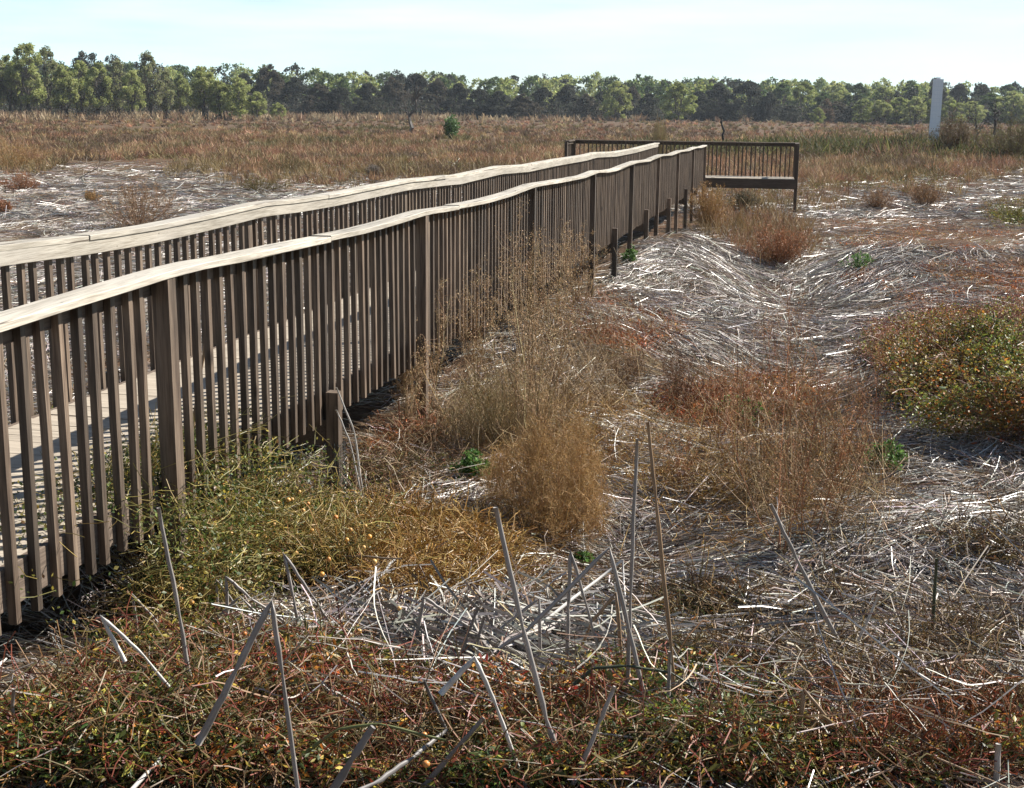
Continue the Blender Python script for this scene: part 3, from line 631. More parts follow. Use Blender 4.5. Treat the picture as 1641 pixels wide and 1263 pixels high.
# ------------------------------------------------------------------ plants that stand on their own
def frame_pt(px, py, lift=0.):
    r = ray(float(px), float(py)); t = 6.
    for _ in range(60):
        h = float(H(r[0]*t, r[1]*t)) + lift; t = .5*t + .5*min(max((h - CAMZ)/min(float(r[2]), -2e-3), .5), 900)
    x, y = float(r[0]*t), float(r[1]*t); return x, y, float(H(x, y))
def plant(name, label, cat, px, py, wpx, hpx, N1, N2, N3, cols, thick=.0035, round_=.8, seeds=0, seedsz=.006, seedcol=None, spread=None, group=None, mat=None, leafl=None, lean=(0, 0), tall=.0, depth=None):
    x, y, z = frame_pt(px, py)
    if depth: 
        r = ray(px, py); t = depth/float(r[1]); x, y = float(r[0]*t), float(r[1]*t); z = float(H(x, y)); gy = float(proj(x, y, z)[1]); hpx = max(gy - (py - hpx), 8)
    D = math.hypot(x, y); sc = D/F; h = hpx*sc*1.02; rad = wpx*sc*.5
    # main stems
    az = rng.uniform(0, 2*math.pi, N1); ph = rng.uniform(0, 6.28, 3); rad = rad*(.86 + .22*np.sin(az*2 + ph[0]) + .14*np.sin(az*3 + ph[1]) + .1*np.sin(az*5 + ph[2])); q = np.sqrt(rng.uniform(0, 1, N1))
    tip = np.stack([q*np.cos(az)*rad, q*np.sin(az)*rad, h*(np.sqrt(np.maximum(0, 1 - round_*q*q)))*rng.uniform(.78, 1.0, N1)], -1) + np.array([lean[0], lean[1], 0])*h
    b0_ = np.stack([rng.normal(0, .07*np.abs(rad) + .01, N1), rng.normal(0, .07*np.abs(rad) + .01, N1), np.full(N1, -.03)], -1)
    tip[:, 2] *= 1 + .12*np.sin(az*2 + ph[2])
    K = 5; t = np.linspace(0, 1, K)[None, :, None]
    out = np.stack([np.cos(az)*rad*(.25 if round_ < .9 else .5)*q, np.sin(az)*rad*(.25 if round_ < .9 else .5)*q, np.zeros(N1)], -1)
    P = b0_[:, None] + (tip - b0_)[:, None]*t + out[:, None]*np.sin(t*math.pi)*(1 - tall) + rng.normal(0, .012*h, (N1, K, 3))*(t > 0)
    a = Acc(); W = thick*np.linspace(1.3, .5, K)[None]*rng.uniform(.7, 1.2, (N1, 1))
    a.add(tubes(P, W), pick(cols, [1]*len(cols), N1, .18))
    tips = P[:, -1]
    if N2:
        i = rng.integers(0, N1, N1*N2); tt = rng.uniform(.22, 1, N1*N2)*(K-1-1e-4); j = tt.astype(int); f = (tt - j)[:, None]
        S_ = P[i, j]*(1-f) + P[i, j+1]*f; dd = unit(P[i, j+1] - P[i, j]); n2 = len(i)
        d2 = unit(dd + rng.normal(0, .75 if tall == 0 else .55, (n2, 3)) + np.array([0, 0, .25])); l2 = h*rng.uniform(.08, .26, n2)*(1.15 - tt/(K-1)*.5)
        t3 = np.linspace(0, 1, 3)[None, :, None]; P2 = S_[:, None] + d2[:, None]*l2[:, None, None]*t3 + rng.normal(0, .006*h, (n2, 3, 3))*(t3 > 0)
        P2[..., 2] = np.maximum(P2[..., 2], 0)
        a.add(tubes(P2, thick*.45*np.array([1, .8, .5])[None]*np.ones((n2, 1))), pick(cols, [1]*len(cols), n2, .22))
        tips = np.concatenate([tips, P2[:, -1]])
        if N3:
            k = rng.integers(0, n2, n2*N3); f = rng.uniform(.2, 1, len(k))[:, None]; S3 = P2[k, 0]*(1-f) + P2[k, 2]*f
            d3 = unit(d2[k] + rng.normal(0, .9, (len(k), 3)) + np.array([0, 0, .2])); l3 = h*rng.uniform(.02, .075, len(k))
            P3 = S3[:, None] + d3[:, None]*l3[:, None, None]*np.linspace(0, 1, 2)[None, :, None]
            a.add(ribbons(P3, np.full((len(k), 2), max(thick*.45, D*1.2e-4))), pick(cols, [1]*len(cols), len(k), .25))
            tips = np.concatenate([tips, P3[:, -1]])
    if seeds:
        k = rng.integers(0, len(tips), seeds); c = tips[k] + rng.normal(0, .012*h, (seeds, 3)); dd = unit(rng.normal(size=(seeds, 3)))
        ll = seedsz*rng.uniform(.6, 1.5, seeds)
        a.add(leaves(c, dd, ll, ll*(leafl or .7)), pick(seedcol or cols, [1]*len(seedcol or cols), seeds, .22))
    o = a.build(name, mat or M_TWIG, loc=(x, y, z)); tag(o, label, cat, group)
    return o
TAN = [(.36, .22, .09), (.30, .18, .075), (.42, .27, .12)]
BRN = [(.28, .17, .09), (.34, .22, .13), (.22, .13, .07)]
RUST = [(.28, .13, .065), (.34, .16, .08), (.24, .12, .06)]
plant('dry_bush', 'large round golden brown dry bush in the middle foreground', 'bush', 883, 862, 245, 215, 150, 22, 8, TAN, .0024, .95, 12000, .006, [(.40, .24, .08), (.34, .2, .07)])
plant('dry_bush', 'dusty olive brown airy bush beside the round golden bush, nearer the rail', 'bush', 800, 722, 200, 150, 80, 14, 5, [(.24, .19, .09), (.30, .22, .11)], .0025, .7, 1500, .008)
GW = 'tall seeded weeds along the near railing'
for lab, px, py, wp, hp in [('tall brown seeded weed against the railing, left of the second large post', 650, 690, 75, 190), ('pale twiggy weed wrapped round the foot of the second large post', 690, 660, 110, 230),
        ('tall tan seeded weed right of the second large post', 765, 650, 110, 230), ('tallest tan seeded weed in front of the railing middle', 840, 600, 130, 250),
        ('tan seeded weed covering the third large post', 880, 560, 110, 200), ('slim tan seeded weed just before the bare reed bank', 925, 505, 80, 140), ('olive stemmed weed leaning out over the reed heap', 850, 740, 150, 310)]:
    plant('seeded_weed', lab, 'weed', px, py, wp, hp, 13, 12, 3, [(.36, .25, .14), (.42, .31, .18), (.28, .18, .10)], .0038, .35, 3200, .012, [(.42, .29, .16), (.34, .22, .12)], group=GW, tall=.6)
plant('reddish_twig', 'dark red wispy twig standing against the railing', 'weed', 668, 600, 40, 190, 7, 9, 2, [(.20, .08, .06), (.26, .11, .08)], .0022, .3, tall=.8)
GT = 'tall rusty weeds standing in the hollow'
for lab, px, py, wp, hp in [('tallest rusty branched weed in the middle of the hollow', 1255, 905, 230, 430), ('rusty open weed left of the tallest one', 1190, 800, 190, 280),
        ('rusty open weed right of the tallest one, by the lower green weed', 1335, 800, 170, 270), ('short rusty weed in front of the upper green weed', 1150, 720, 120, 150),
        ('pale stemmed weed with forked base right of the long leaning stalk', 1300, 880, 230, 260), ('thin rusty weed at the left foot of the leafy mound', 1400, 740, 90, 190),
        ('faint rusty weed behind the tallest one', 1245, 640, 150, 200), ('low rusty weed on the slope left of the hollow', 1090, 800, 130, 110)]:
    plant('rusty_weed', lab, 'weed', px, py, wp, hp, 8, 10, 3, RUST + [(.36, .24, .12)], .0030, .3, 1300, .009, [(.36, .19, .08), (.30, .14, .07)], group=GT, tall=.5)
plant('dock_clump', 'dark brown seedy clump at the foot of the pale reed bank', 'weed', 1095, 655, 120, 95, 40, 12, 3, [(.13, .07, .04), (.18, .10, .055)], .003, .5, 2500, .012)
plant('dock_clump', 'smaller dark brown seedy clump behind the golden bush', 'weed', 1010, 620, 70, 60, 26, 10, 2, [(.15, .085, .05), (.2, .12, .06)], .003, .5, 1000, .012)
GG = [(.10, .20, .045), (.16, .27, .07), (.07, .14, .035)]
for lab, px, py, wp, hp in [('bright green leafy weed in the middle of the hollow', 1188, 680, 95, 42), ('green leafy weed at the left end of the pale reed slope', 1412, 762, 90, 55),
        ('small green weed beyond the hollow, near the dry channel', 1378, 432, 60, 28), ('dark green leafy weed in the shade left of the golden bush', 755, 775, 60, 55),
        ('small green weed on the reed litter below the golden bush', 930, 905, 45, 18), ('tiny green sprig on the reed bank by the boardwalk posts', 1010, 425, 26, 30)]:
    plant('green_weed', lab, 'weed', px, py, wp, hp, 30, 6, 0, GG, .003, .8, 1500, .028, GG, mat=M_LEAF, leafl=.55, group='green leafy weeds')
GB = 'rounded dry bushes on the open marsh'
for lab, px, py, wp, hp, c in [('low reddish oval bush at the far left of the reed flat', 33, 307, 62, 27, RUST), ('small yellow brown round bush on the left reed flat', 146, 326, 28, 20, TAN),
        ('largest brown bush of the left reed flat, just over the far railing', 222, 366, 150, 76, BRN), ('big tawny bush at the left edge below the brush', 25, 272, 95, 45, TAN),
        ('low dark olive bush near the far railing', 415, 308, 90, 22, [(.12, .10, .04), (.18, .13, .05)]), ('orange brown low bush on the left reed flat edge', 6, 345, 36, 24, RUST),
        ('dark olive round bush left of the platform', 463, 278, 100, 28, [(.13, .11, .04), (.16, .11, .05)]), ('rounded brown bush right of the platform post', 1405, 335, 70, 32, BRN),
        ('brown leafy bush right of the rounded brown bush', 1480, 330, 70, 36, [(.20, .12, .06), (.26, .15, .07)]), ('dark grey green shrub under the platform', 1190, 335, 60, 30, [(.10, .09, .05), (.15, .12, .07)]),
        ('golden grass clump at the end of the near railing', 1135, 368, 80, 70, TAN), ('feathery pink brown clump below the platform', 1245, 425, 120, 62, RUST),
        ('yellow green bush at the right edge beyond the orange groundcover', 1628, 358, 80, 28, [(.22, .19, .04), (.16, .15, .04)]), ('grey tangled dead shrub over the far railing', 598, 282, 30, 18, [(.2, .17, .14), (.28, .24, .2)])]:
    plant('marsh_bush', lab, 'bush', px, py, wp, hp, 90, 9, 4, c, .005, .5 if 'clump' in lab else .75, 2200, .03, group=GB, tall=.6 if 'clump' in lab else .0)
plant('pampas_clump', 'large pale straw plume clump behind the platform', 'grass clump', 1056, 226, 40, 36, 160, 3, 0, [(.42, .34, .18), (.34, .27, .14)], .012, .6, depth=88)
plant('green_shrub', 'small bright green shrub in the brush before the dark trees', 'shrub', 724, 206, 34, 20, 60, 6, 0, [(.09, .15, .04)], .02, .6, 1600, .16, [(.10, .19, .05), (.07, .13, .04)], mat=M_LEAF, depth=150)
plant('bramble_mound', 'brown brambles heaped beside the foot of the white tower', 'brambles', 1528, 222, 80, 34, 120, 10, 2, [(.14, .09, .05), (.18, .12, .06)], .012, .6, 2500, .07, [(.16, .10, .05), (.13, .11, .045)], depth=98)
plant('bramble_mound', 'yellow green brambles at the right edge of the bank', 'brambles', 1625, 228, 110, 34, 120, 10, 2, [(.14, .10, .05)], .012, .6, 2500, .07, [(.17, .16, .04), (.13, .12, .04)], depth=94)

# ------------------------------------------------------------------ standing and broken reed stalks, one object each
def stalk(label, pts, r=.0095, col=(.27, .24, .215), dz=None, base=0, name='reed_stalk', depths=None, cat='reed stalk', floor=True):
    """pts: photo points; the deepest (lowest) point stands on the ground, the rest share its distance"""
    low = max(range(len(pts)), key=lambda i: pts[i][1]); lift = .20 if pts[low][1] > 1090 else (.12 if pts[low][1] > 1000 or pts[low][0] < 700 else .05)
    x, y, z = frame_pt(*pts[low], lift); yy = y
    P = []
    for i, (px, py) in enumerate(pts):
        rr = ray(px, py); yi = yy*(1 + (depths[i] if depths else 0)); t = yi/float(rr[1]); P.append([float(rr[0]*t), yi, float(rr[2]*t) + CAMZ])
    P = np.array(P); nb = 1 if low == 0 else -2; dn = P[low] - P[nb]; dn = dn/np.linalg.norm(dn); P[low] = P[low] + dn*min(.3, (lift + .03)/max(.35, abs(dn[2])))
    seg = []
    for i in range(len(P)-1):
        for k in range(6): seg.append(P[i] + (P[i+1]-P[i])*k/6)
    seg.append(P[-1]); seg = np.array(seg); seg[1:-1] += rng.normal(0, .0012, seg[1:-1].shape)
    if floor: seg[:, 2] = np.maximum(seg[:, 2], H(seg[:, 0], seg[:, 1]) - .03)
    # even parallel frame
    loc = P[low].copy(); K = len(seg); sides = 8; T = np.gradient(seg, axis=0); T = unit(T); A = unit(np.cross(T, np.array([.3, 1, .1]))); B = np.cross(T, A)
    kn = np.ones(K); kn[6:K-1:6] = .55; rr_ = 1.15*r*kn*np.linspace(1.1, .72, K)*(1 + rng.normal(0, .03, K)); an = np.arange(sides)*2*math.pi/sides
    V = seg[:, None] + rr_[:, None, None]*(np.cos(an)[None, :, None]*A[:, None] + .75*np.sin(an)[None, :, None]*B[:, None]) - loc
    idx = np.arange(K*sides).reshape(K, sides); nx = np.roll(idx, -1, axis=1)
    Q = np.stack([idx[:-1], nx[:-1], nx[1:], idx[1:]], -1).reshape(-1, 4)
    V = V.reshape(-1, 3)
    capq = np.array([[0, 1, 2, 3], [0, 3, 4, 7], [4, 5, 6, 7]]); Q = np.concatenate([Q, capq, capq[:, ::-1] + (K-1)*sides])
    C = np.tile(np.array(col), (len(V), 1))*np.exp(np.repeat(rng.normal(0, .10, K), sides))[:, None]*np.exp(np.tile(rng.normal(0, .12, sides), K))[:, None]
    o = mesh_np(name, V, Q, M_STALK, None, C, tuple(loc)); 
    for p in o.data.polygons: p.use_smooth = True
    tag(o, label, cat, 'standing and broken reed stalks'); return o
BRO = (.26, .17, .10); PALE = (.50, .47, .43)
ST = [
 ('straight grey stalk leaning left, rising through the vine by the left end of the railing', [(307, 1105), (287, 985), (254, 814)], .010),
 ('big inverted V stalk, left of the two arches, right leg running off the bottom', [(317, 1192), (378, 1075), (435, 963), (452, 1080), (478, 1275)], .0105),
 ('tall narrow peaked stalk right of the big inverted V, its second leg slanting right', [(486, 1037), (470, 960), (455, 887), (500, 955), (552, 1032)], .0085),
 ('low bent stalk with a soft shoulder behind the big inverted V', [(326, 1012), (384, 956), (444, 1015)], .0075),
 ('short upright stub with a long leg folding right, above the low bent stalk', [(364, 986), (362, 924), (400, 957), (474, 1010)], .0085),
 ('small twin stub just left of the folded one', [(348, 988), (347, 929), (388, 985)], .007),
 ('long stalk folded at the left, its leg running down to the bright broken piece', [(200, 1060), (161, 987), (232, 1052), (300, 1137)], .008),
 ('lowest left stalk lying towards the railing end', [(172, 1057), (77, 1014)], .0075),
 ('peaked slim stalk near the end of the railing', [(224, 1027), (211, 951), (272, 1021)], .0075),
 ('thin twig lying across the low bent stalks', [(396, 1034), (213, 1009)], .004),
 ('bright sunlit broken reed lying beside the big inverted V', [(238, 1236), (290, 1180), (337, 1128)], .0095),
 ('short upright stub at the lower left edge', [(20, 1175), (22, 1104)], .009),
 ('olive green curved stem arching over the bottom weeds', [(476, 1215), (543, 1168), (607, 1160), (715, 1187)], .0065),
 ('thickest long stalk, straight and leaning left in the centre foreground', [(893, 1203), (875, 1152), (838, 1005), (794, 813)], .0115),
 ('large arch stalk of the centre, long leg sweeping down left to the tangle', [(1033, 1120), (1007, 1005), (976, 878), (842, 1013), (800, 1038)], .0095),
 ('upright stalk with folded top left of the large arch', [(908, 1064), (911, 975), (914, 882), (938, 965), (963, 1057)], .0085),
 ('tall straight stalk left of the tallest pair', [(1005, 1110), (1010, 960), (1021, 703)], .0085),
 ('tallest thin brown stalk right of the tall straight one', [(1080, 1120), (1076, 1049), (1051, 800), (1038, 676)], .0085),
 ('pale straight diagonal stalk crossing the large arch', [(820, 1036), (996, 899)], .0085),
 ('short upright stalk under the top of the pale diagonal', [(1003, 985), (998, 899)], .0065),
 ('brown upright stalk with a folded leg to the left, under the large arch', [(996, 1058), (987, 950), (948, 998), (932, 1035)], .008),
 ('peaked stalk of the left tangle with a long right leg', [(668, 1022), (679, 956), (720, 985), (763, 1012)], .0085),
 ('dark double stalk rising from the middle of the tangle', [(736, 1055), (750, 1015), (767, 972)], .008),
 ('dark stalk bent like an elbow in the tangle', [(761, 1051), (776, 987)], .0085),
 ('thin stalk leaning between the two dark ones', [(770, 1028), (759, 980)], .006),
 ('upright stub with a long leg folding left, right of the tangle', [(866, 1054), (864, 959), (802, 1007)], .0075),
 ('inverted V stalk with a pale left leg below the tangle', [(706, 1112), (761, 1053), (795, 1130), (828, 1222)], .0095),
 ('long grey stalk lying along the top of the tangle', [(613, 967), (747, 1042)], .0085),
 ('slanting stalk crossing the left of the tangle', [(648, 991), (716, 1066)], .0085),
 ('dark bent stalk low in the weeds below the tangle', [(714, 1171), (679, 1091)], .009),
 ('dark thick stalk lying down to the bottom edge', [(560, 1275), (600, 1257), (660, 1215), (716, 1170)], .0105),
 ('dark slanting stalk rising from the bottom weeds', [(695, 1242), (735, 1195), (775, 1150)], .009),
 ('dark green curved stem arching over the middle of the foreground', [(919, 1097), (950, 1072), (1003, 1067), (1076, 1078), (1161, 1132)], .007),
 ('folded leaf like stalk standing right of the thickest one', [(933, 1222), (961, 1159), (985, 1100)], .0085),
 ('short upright stub below the tallest thin stalk', [(1071, 1132), (1073, 1044)], .0085),
 ('long thin pale twig lying above the bottom weeds', [(1025, 1183), (900, 1168), (816, 1152)], .004),
 ('curving pale reed lying on the ground right of the tallest stalk', [(1025, 996), (1110, 990), (1200, 983)], .0075),
 ('long straight stalk leaning left at the right, in front of the forked weed', [(1345, 1031), (1276, 895), (1235, 808)], .010),
 ('dark green upright stub on the pale reed slope', [(1494, 1005), (1501, 895)], .0085),
 ('grey stalk lying down the pale reed slope', [(1490, 974), (1420, 935), (1353, 906)], .0085),
 ('upright stub with a brown leg falling right, above the bottom right weeds', [(1281, 1165), (1288, 1104), (1338, 1168)], .0085),
 ('pale straight reed poking up beside the long leaning stalk', [(1376, 1025), (1408, 954)], .0065),
 ('split grey stub near the bottom right corner', [(1598, 1225), (1600, 1192)], .013),
 ('grey brown stick leaning against the first large railing post', [(300, 745), (318, 620), (338, 492)], .011),
 ('thin white stick crossing the dark gap left of the wrapped stub post', [(506, 806), (484, 725), (463, 652)], .0055),
 ('thin white stick meeting the other one at the foot of the wrapped post', [(500, 802), (541, 728)], .0045),
 ('long pale stick leaning on the top of the wrapped stub post', [(581, 792), (568, 694), (539, 621)], .0075),
 ('second pale stick leaning lower on the wrapped stub post', [(579, 795), (562, 712), (539, 657)], .007),
 ('blue grey reed tip poking from the weeds right of the second post', [(708, 650), (719, 627)], .006),
 ('thick split dark blade at the bottom centre', [(528, 1275), (565, 1215), (598, 1165)], .014),
]
for lab, pts, r in ST:
    c = (.29, .26, .235)
    if 'pale' in lab or 'bright' in lab or 'white' in lab: c = PALE
    if 'brown' in lab: c = BRO
    if 'olive' in lab: c = (.13, .14, .05)
    if 'dark green' in lab: c = (.045, .055, .03)
    elif 'dark' in lab: c = (.17, .155, .145)
    dd = None
    if len(pts) == 2 and abs(pts[0][1] - pts[1][1]) < 30 or 'lying' in lab or 'diagonal' in lab or 'crossing' in lab:
        g = [frame_pt(*p)[1] for p in pts]; m0 = min(g); k_ = .85 if 'diagonal' not in lab else .25
        dd = [k_*(gi/m0 - 1) for gi in g]
    if 'leaning against the first' in lab or 'leaning on' in lab or 'leaning lower' in lab: dd = None
    stalk(lab, pts, r, c, depths=dd)

# ------------------------------------------------------------------ small orange fruits in the vine
def sphere_mesh(name, r, col):
    V = []; n, m_ = 8, 12
    for i in range(n+1):
        a = math.pi*i/n
        for j in range(m_): V.append((r*math.sin(a)*math.cos(2*math.pi*j/m_), r*math.sin(a)*math.sin(2*math.pi*j/m_), -r*math.cos(a)*(1.1 if i < n/2 else .95)))
    Q = [[i*m_ + j, i*m_ + (j+1) % m_, (i+1)*m_ + (j+1) % m_, (i+1)*m_ + j] for i in range(n) for j in range(m_)]
    V = np.array(V); return V, np.array(Q)
V, Q = sphere_mesh('f', .0125, 0)
mf, nf, bf = newmat('fruit_skin'); oi = nf.nodes.new('ShaderNodeObjectInfo'); rp = nf.nodes.new('ShaderNodeValToRGB')
rp.color_ramp.elements[0].color = (.62, .30, .06, 1); rp.color_ramp.elements[1].color = (.50, .17, .035, 1); e = rp.color_ramp.elements.new(.5); e.color = (.60, .36, .12, 1)
nf.links.new(oi.outputs['Random'], rp.inputs['Fac']); nf.links.new(rp.outputs['Color'], bf.inputs['Base Color']); bf.inputs['Roughness'].default_value = .4; bf.inputs['Subsurface Weight'].default_value = .0
f0 = mesh_np('fruit', V, Q, mf, smooth=True); first = True
FR = [(388, 722), (239, 855), (246, 828), (241, 840), (288, 783), (312, 776), (311, 838), (225, 835), (281, 831), (316, 803), (310, 808), (384, 828), (345, 843), (330, 771), (358, 777), (393, 771), (480, 788), (494, 807), (486, 818), (468, 800), (445, 804), (462, 801), (538, 829), (562, 849), (586, 843), (592, 860), (527, 896), (538, 829), (475, 886), (369, 886), (322, 879), (290, 944), (307, 965), (392, 1016), (575, 1012), (551, 1001), (640, 975), (583, 877), (556, 865), (516, 920), (293, 865), (260, 878), (261, 884), (274, 858), (236, 825), (163, 703), (114, 740), (77, 845), (140, 810), (165, 815), (1221, 1069), (1559, 1147), (680, 1178), (683, 1224), (1176, 932), (600, 900), (370, 855), (425, 860), (500, 850), (440, 840), (330, 900), (405, 800), (352, 812)]
for i, (px, py) in enumerate(FR):
    r = ray(px, py); lf = .31 if px < 620 and py < 960 else .26; x, y, z = frame_pt(px, py, lf if px < 720 else .08); t = y/float(r[1])
    o = f0 if first else f0.copy()
    if not first: COL.objects.link(o)
    first = False
    zz = float(r[2]*t) + CAMZ; o.location = (float(r[0]*t), float(r[1]*t), max(zz, z + .02)); k_ = rng.uniform(.75, 1.2); o.scale = (k_, k_, k_*rng.uniform(.9, 1.1)); o.rotation_euler = (rng.uniform(-.6, .6), rng.uniform(-.6, .6), 0)
    tag(o, 'small round orange fruit caught in the low vines and weeds of the foreground', 'fruit', 'small orange fruits in the vines')

# ------------------------------------------------------------------ trees
def crown_geo(kind, seed, n):
    r = np.random.default_rng(seed)
    if kind == 'willow': H_, W_, z0, nc, cr = 12., 3.4, 3.0, 46, (.55, 1.15)
    elif kind == 'oak': H_, W_, z0, nc, cr = 10., 4.6, .6, 60, (.8, 1.5)
    elif kind == 'round': H_, W_, z0, nc, cr = 11., 4.2, 1.2, 55, (.7, 1.4)
    else: H_, W_, z0, nc, cr = 13., 3.6, 5., 30, (.6, 1.2)
    c = []
    while len(c) < nc:
        q = r.uniform(0, 1); a = r.uniform(0, 2*math.pi); zz = z0 + (H_ - z0)*q
        prof = {'willow': math.sin(math.pi*min(1, .12 + q*.86))**.6*(1 - .25*q), 'oak': (1 - q**2.6)*.95 + .05, 'round': math.sqrt(max(0, 1 - (2*q - .85)**2*.8)), 'gap': math.sqrt(max(0, 1 - (2*q - 1)**2))*.9 + .1}[kind]
        rad = W_*prof*math.sqrt(r.uniform(.15, 1)); c.append((rad*math.cos(a), rad*math.sin(a), zz, r.uniform(*cr)*(1 - .35*q)))
    c = np.array(c); k = r.integers(0, nc, n); d = r.normal(size=(n, 3)); d /= np.linalg.norm(d, axis=1, keepdims=True)
    rr = c[k, 3]*np.power(r.uniform(.1, 1, n), .45)
    P = c[k, :3] + d*rr[:, None]*np.array([1, 1, .85 if kind != 'willow' else 1.15])
    P[:, 2] = np.maximum(P[:, 2], .25)
    return P, k, c, H_, W_, z0
def tree_meshes(kind, seed, cols, n=2300, ls=(.26, .5)):
    P, k, c, H_, W_, z0 = crown_geo(kind, seed, n)
    cl = np.exp(np.random.default_rng(seed+1).normal(0, .16, (len(c), 1)))
    C = pick(cols, [1]*len(cols), n, .11)*cl[k]
    D = unit(rng.normal(size=(n, 3)) + (np.array([0, 0, -.5]) if kind == 'willow' else np.array([0, 0, .2]))); l = rng.uniform(*ls, n)*(.92 if kind == 'willow' else 1.0)
    a = Acc(); a.add(leaves(P, D, l, l*rng.uniform(.5, .8, n)), C)
    if kind in ('willow', 'gap'):   # drooping fine twigs, grey
        m_ = 260; kk = rng.integers(0, len(c), m_); b = c[kk, :3]*np.array([.8, .8, .8]); e = b + rng.normal(0, .8, (m_, 3)) + np.array([0, 0, .3])
        t = np.linspace(0, 1, 2)[None, :, None]; a.add(tubes(b[:, None]*(1-t) + e[:, None]*t, np.full((m_, 2), .035)), np.tile((.16, .135, .12), (m_, 1)))
    crown = a.build('crown', M_TREE)
    # trunk and limbs
    if kind == 'willow': ns = 5; sp = 1.3
    elif kind == 'oak': ns = 3; sp = .7
    elif kind == 'round': ns = 3; sp = .6
    else: ns = 1; sp = .1
    Pl = []; Rl = []
    ends = c[np.argsort(c[:, 2])[-max(ns*4, 10):], :3]
    for i in range(ns):
        b = np.array([rng.normal(0, sp*.4), rng.normal(0, sp*.4), -.3]); e = ends[i*2 % len(ends)].copy(); e[2] = min(e[2], H_*.86)
        t = np.linspace(0, 1, 7)[:, None]; pl = b*(1-t) + e*t; pl[:, :2] = b[:2]*(1 - t**1.6) + e[:2]*t**1.6; pl[1:] += rng.normal(0, .12, (6, 3)); Pl.append(pl); Rl.append(np.linspace(.20 if ns > 1 else .28, .05, 7))
    stems = list(Pl)
    for i in range(26):
        s_ = stems[rng.integers(0, len(stems))]; j = rng.integers(2, 6); tgt = c[rng.integers(0, len(c)), :3]
        t = np.linspace(0, 1, 7)[:, None]; pl = s_[j]*(1-t) + tgt*t; pl[:, 2] += (np.sin(t[:, 0]*math.pi))*-.3; pl[1:] += rng.normal(0, .06, (6, 3)); Pl.append(pl); Rl.append(np.linspace(.085, .025, 7))
    g = tubes(np.array(Pl), np.array(Rl), 5); trunk = mesh_np('trunk', g[0], g[1], M_BARK)
    H0 = H_
    return crown, trunk, H0, W_
used = {}
def tree_thing(name, label, protokey, x, y, h, wid, rz, group):
    crown, trunk, H0, W0 = PROTO[protokey]
    z = float(H(x, y)) - .1
    e = empty(name, (x, y, z), rz); tag(e, label, 'tree', group)
    for nm, src in (('crown', crown), ('trunk', trunk)):
        if used.get((protokey, nm)): o = src.copy(); COL.objects.link(o)
        else: o = src; used[(protokey, nm)] = True
        o.name = nm; o.parent = e
    e.scale = (wid/(2*W0*.92), wid/(2*W0*.92), h/(H0*1.03))
    return e
LG = [(.32, .35, .12), (.38, .40, .15), (.25, .28, .10)]           # light willow green
LG2 = [(.25, .29, .08), (.31, .33, .11), (.19, .23, .07)]
DK = [(.042, .048, .030), (.055, .052, .036), (.034, .040, .030)]         # dark oak
DKB = [(.075, .062, .045), (.06, .056, .038), (.09, .075, .052)]        # dark with brown
MG = [(.085, .125, .04), (.11, .15, .05), (.065, .10, .04)]
BRT = [(.13, .085, .055), (.11, .08, .05)]
PROTO = {}
for key, kind, seed, cols, n in [('wA', 'willow', 1, LG, 8000), ('wB', 'willow', 2, LG, 7000), ('wC', 'willow', 3, [(.24, .26, .11), (.28, .29, .13), (.19, .18, .11)], 5000),
                                 ('oA', 'oak', 4, DK, 10000), ('oB', 'oak', 5, DKB, 10000), ('oC', 'oak', 6, DK, 10000), ('rA', 'round', 7, LG2, 9500), ('rB', 'round', 8, MG, 9500), ('rC', 'round', 9, LG, 8500), ('bA', 'oak', 10, BRT, 4000), ('gA', 'gap', 12, DK, 2400)]:
    PROTO[key] = tree_meshes(kind, seed, cols, n)
def place_tree(px, pb, pt, wpx, key, D, label, group, name='tree'):
    """px centre, D distance, pt = top pixel"""
    r = ray(px, pb); t = D/float(r[1]); x = float(r[0]*t); y = D; z = float(H(x, y))
    rt = ray(px, pt); zt = float(rt[2])*(D/float(rt[1])) + CAMZ
    h = zt - z; wid = wpx*D/F
    tree_thing(name, label, key, x, y, h, wid, rng.uniform(0, 6.28), group)
GRV = 'willows of the left grove'
names = ['first', 'second', 'third', 'fourth', 'fifth', 'sixth', 'seventh', 'eighth', 'ninth', 'tenth', 'eleventh', 'twelfth', 'thirteenth', 'fourteenth', 'fifteenth', 'sixteenth', 'seventeenth', 'eighteenth', 'nineteenth', 'twentieth', 'twenty-first', 'twenty-second', 'twenty-third', 'twenty-fourth', 'twenty-fifth', 'twenty-sixth', 'twenty-seventh', 'twenty-eighth', 'twenty-ninth', 'thirtieth']
WL = [(-95, 78, 62, 'wB', 325), (-50, 84, 60, 'wA', 335), (-8, 84, 52, 'wC', 330), (18, 88, 46, 'wA', 335), (48, 68, 62, 'wB', 330), (80, 76, 46, 'wC', 340), (104, 104, 48, 'wA', 325), (132, 96, 46, 'wB', 335), (160, 100, 44, 'wA', 330), (192, 96, 46, 'wC', 335), (214, 112, 40, 'wB', 322), (240, 84, 48, 'wC', 328), (268, 112, 36, 'wC', 335), (292, 118, 34, 'wA', 338), (328, 106, 54, 'wA', 325), (352, 128, 36, 'wB', 322), (382, 124, 56, 'rC', 322), (412, 146, 34, 'wB', 318), (446, 164, 24, 'rC', 312)]
for i, (px, pt, wp, key, D) in enumerate(WL):
    look = {'wA': 'light green willow', 'wB': 'tall loose green willow', 'wC': 'thin greyish willow', 'rC': 'rounded light green willow'}[key]
    if px < 0: lab = '%s of the left grove, partly beyond the left edge' % look
    else: lab = '%s, %s trunk clump counting from the left edge of the grove' % (look, names[i-3])
    place_tree(px, 190, pt, wp, key, D, lab, GRV, 'willow_tree')
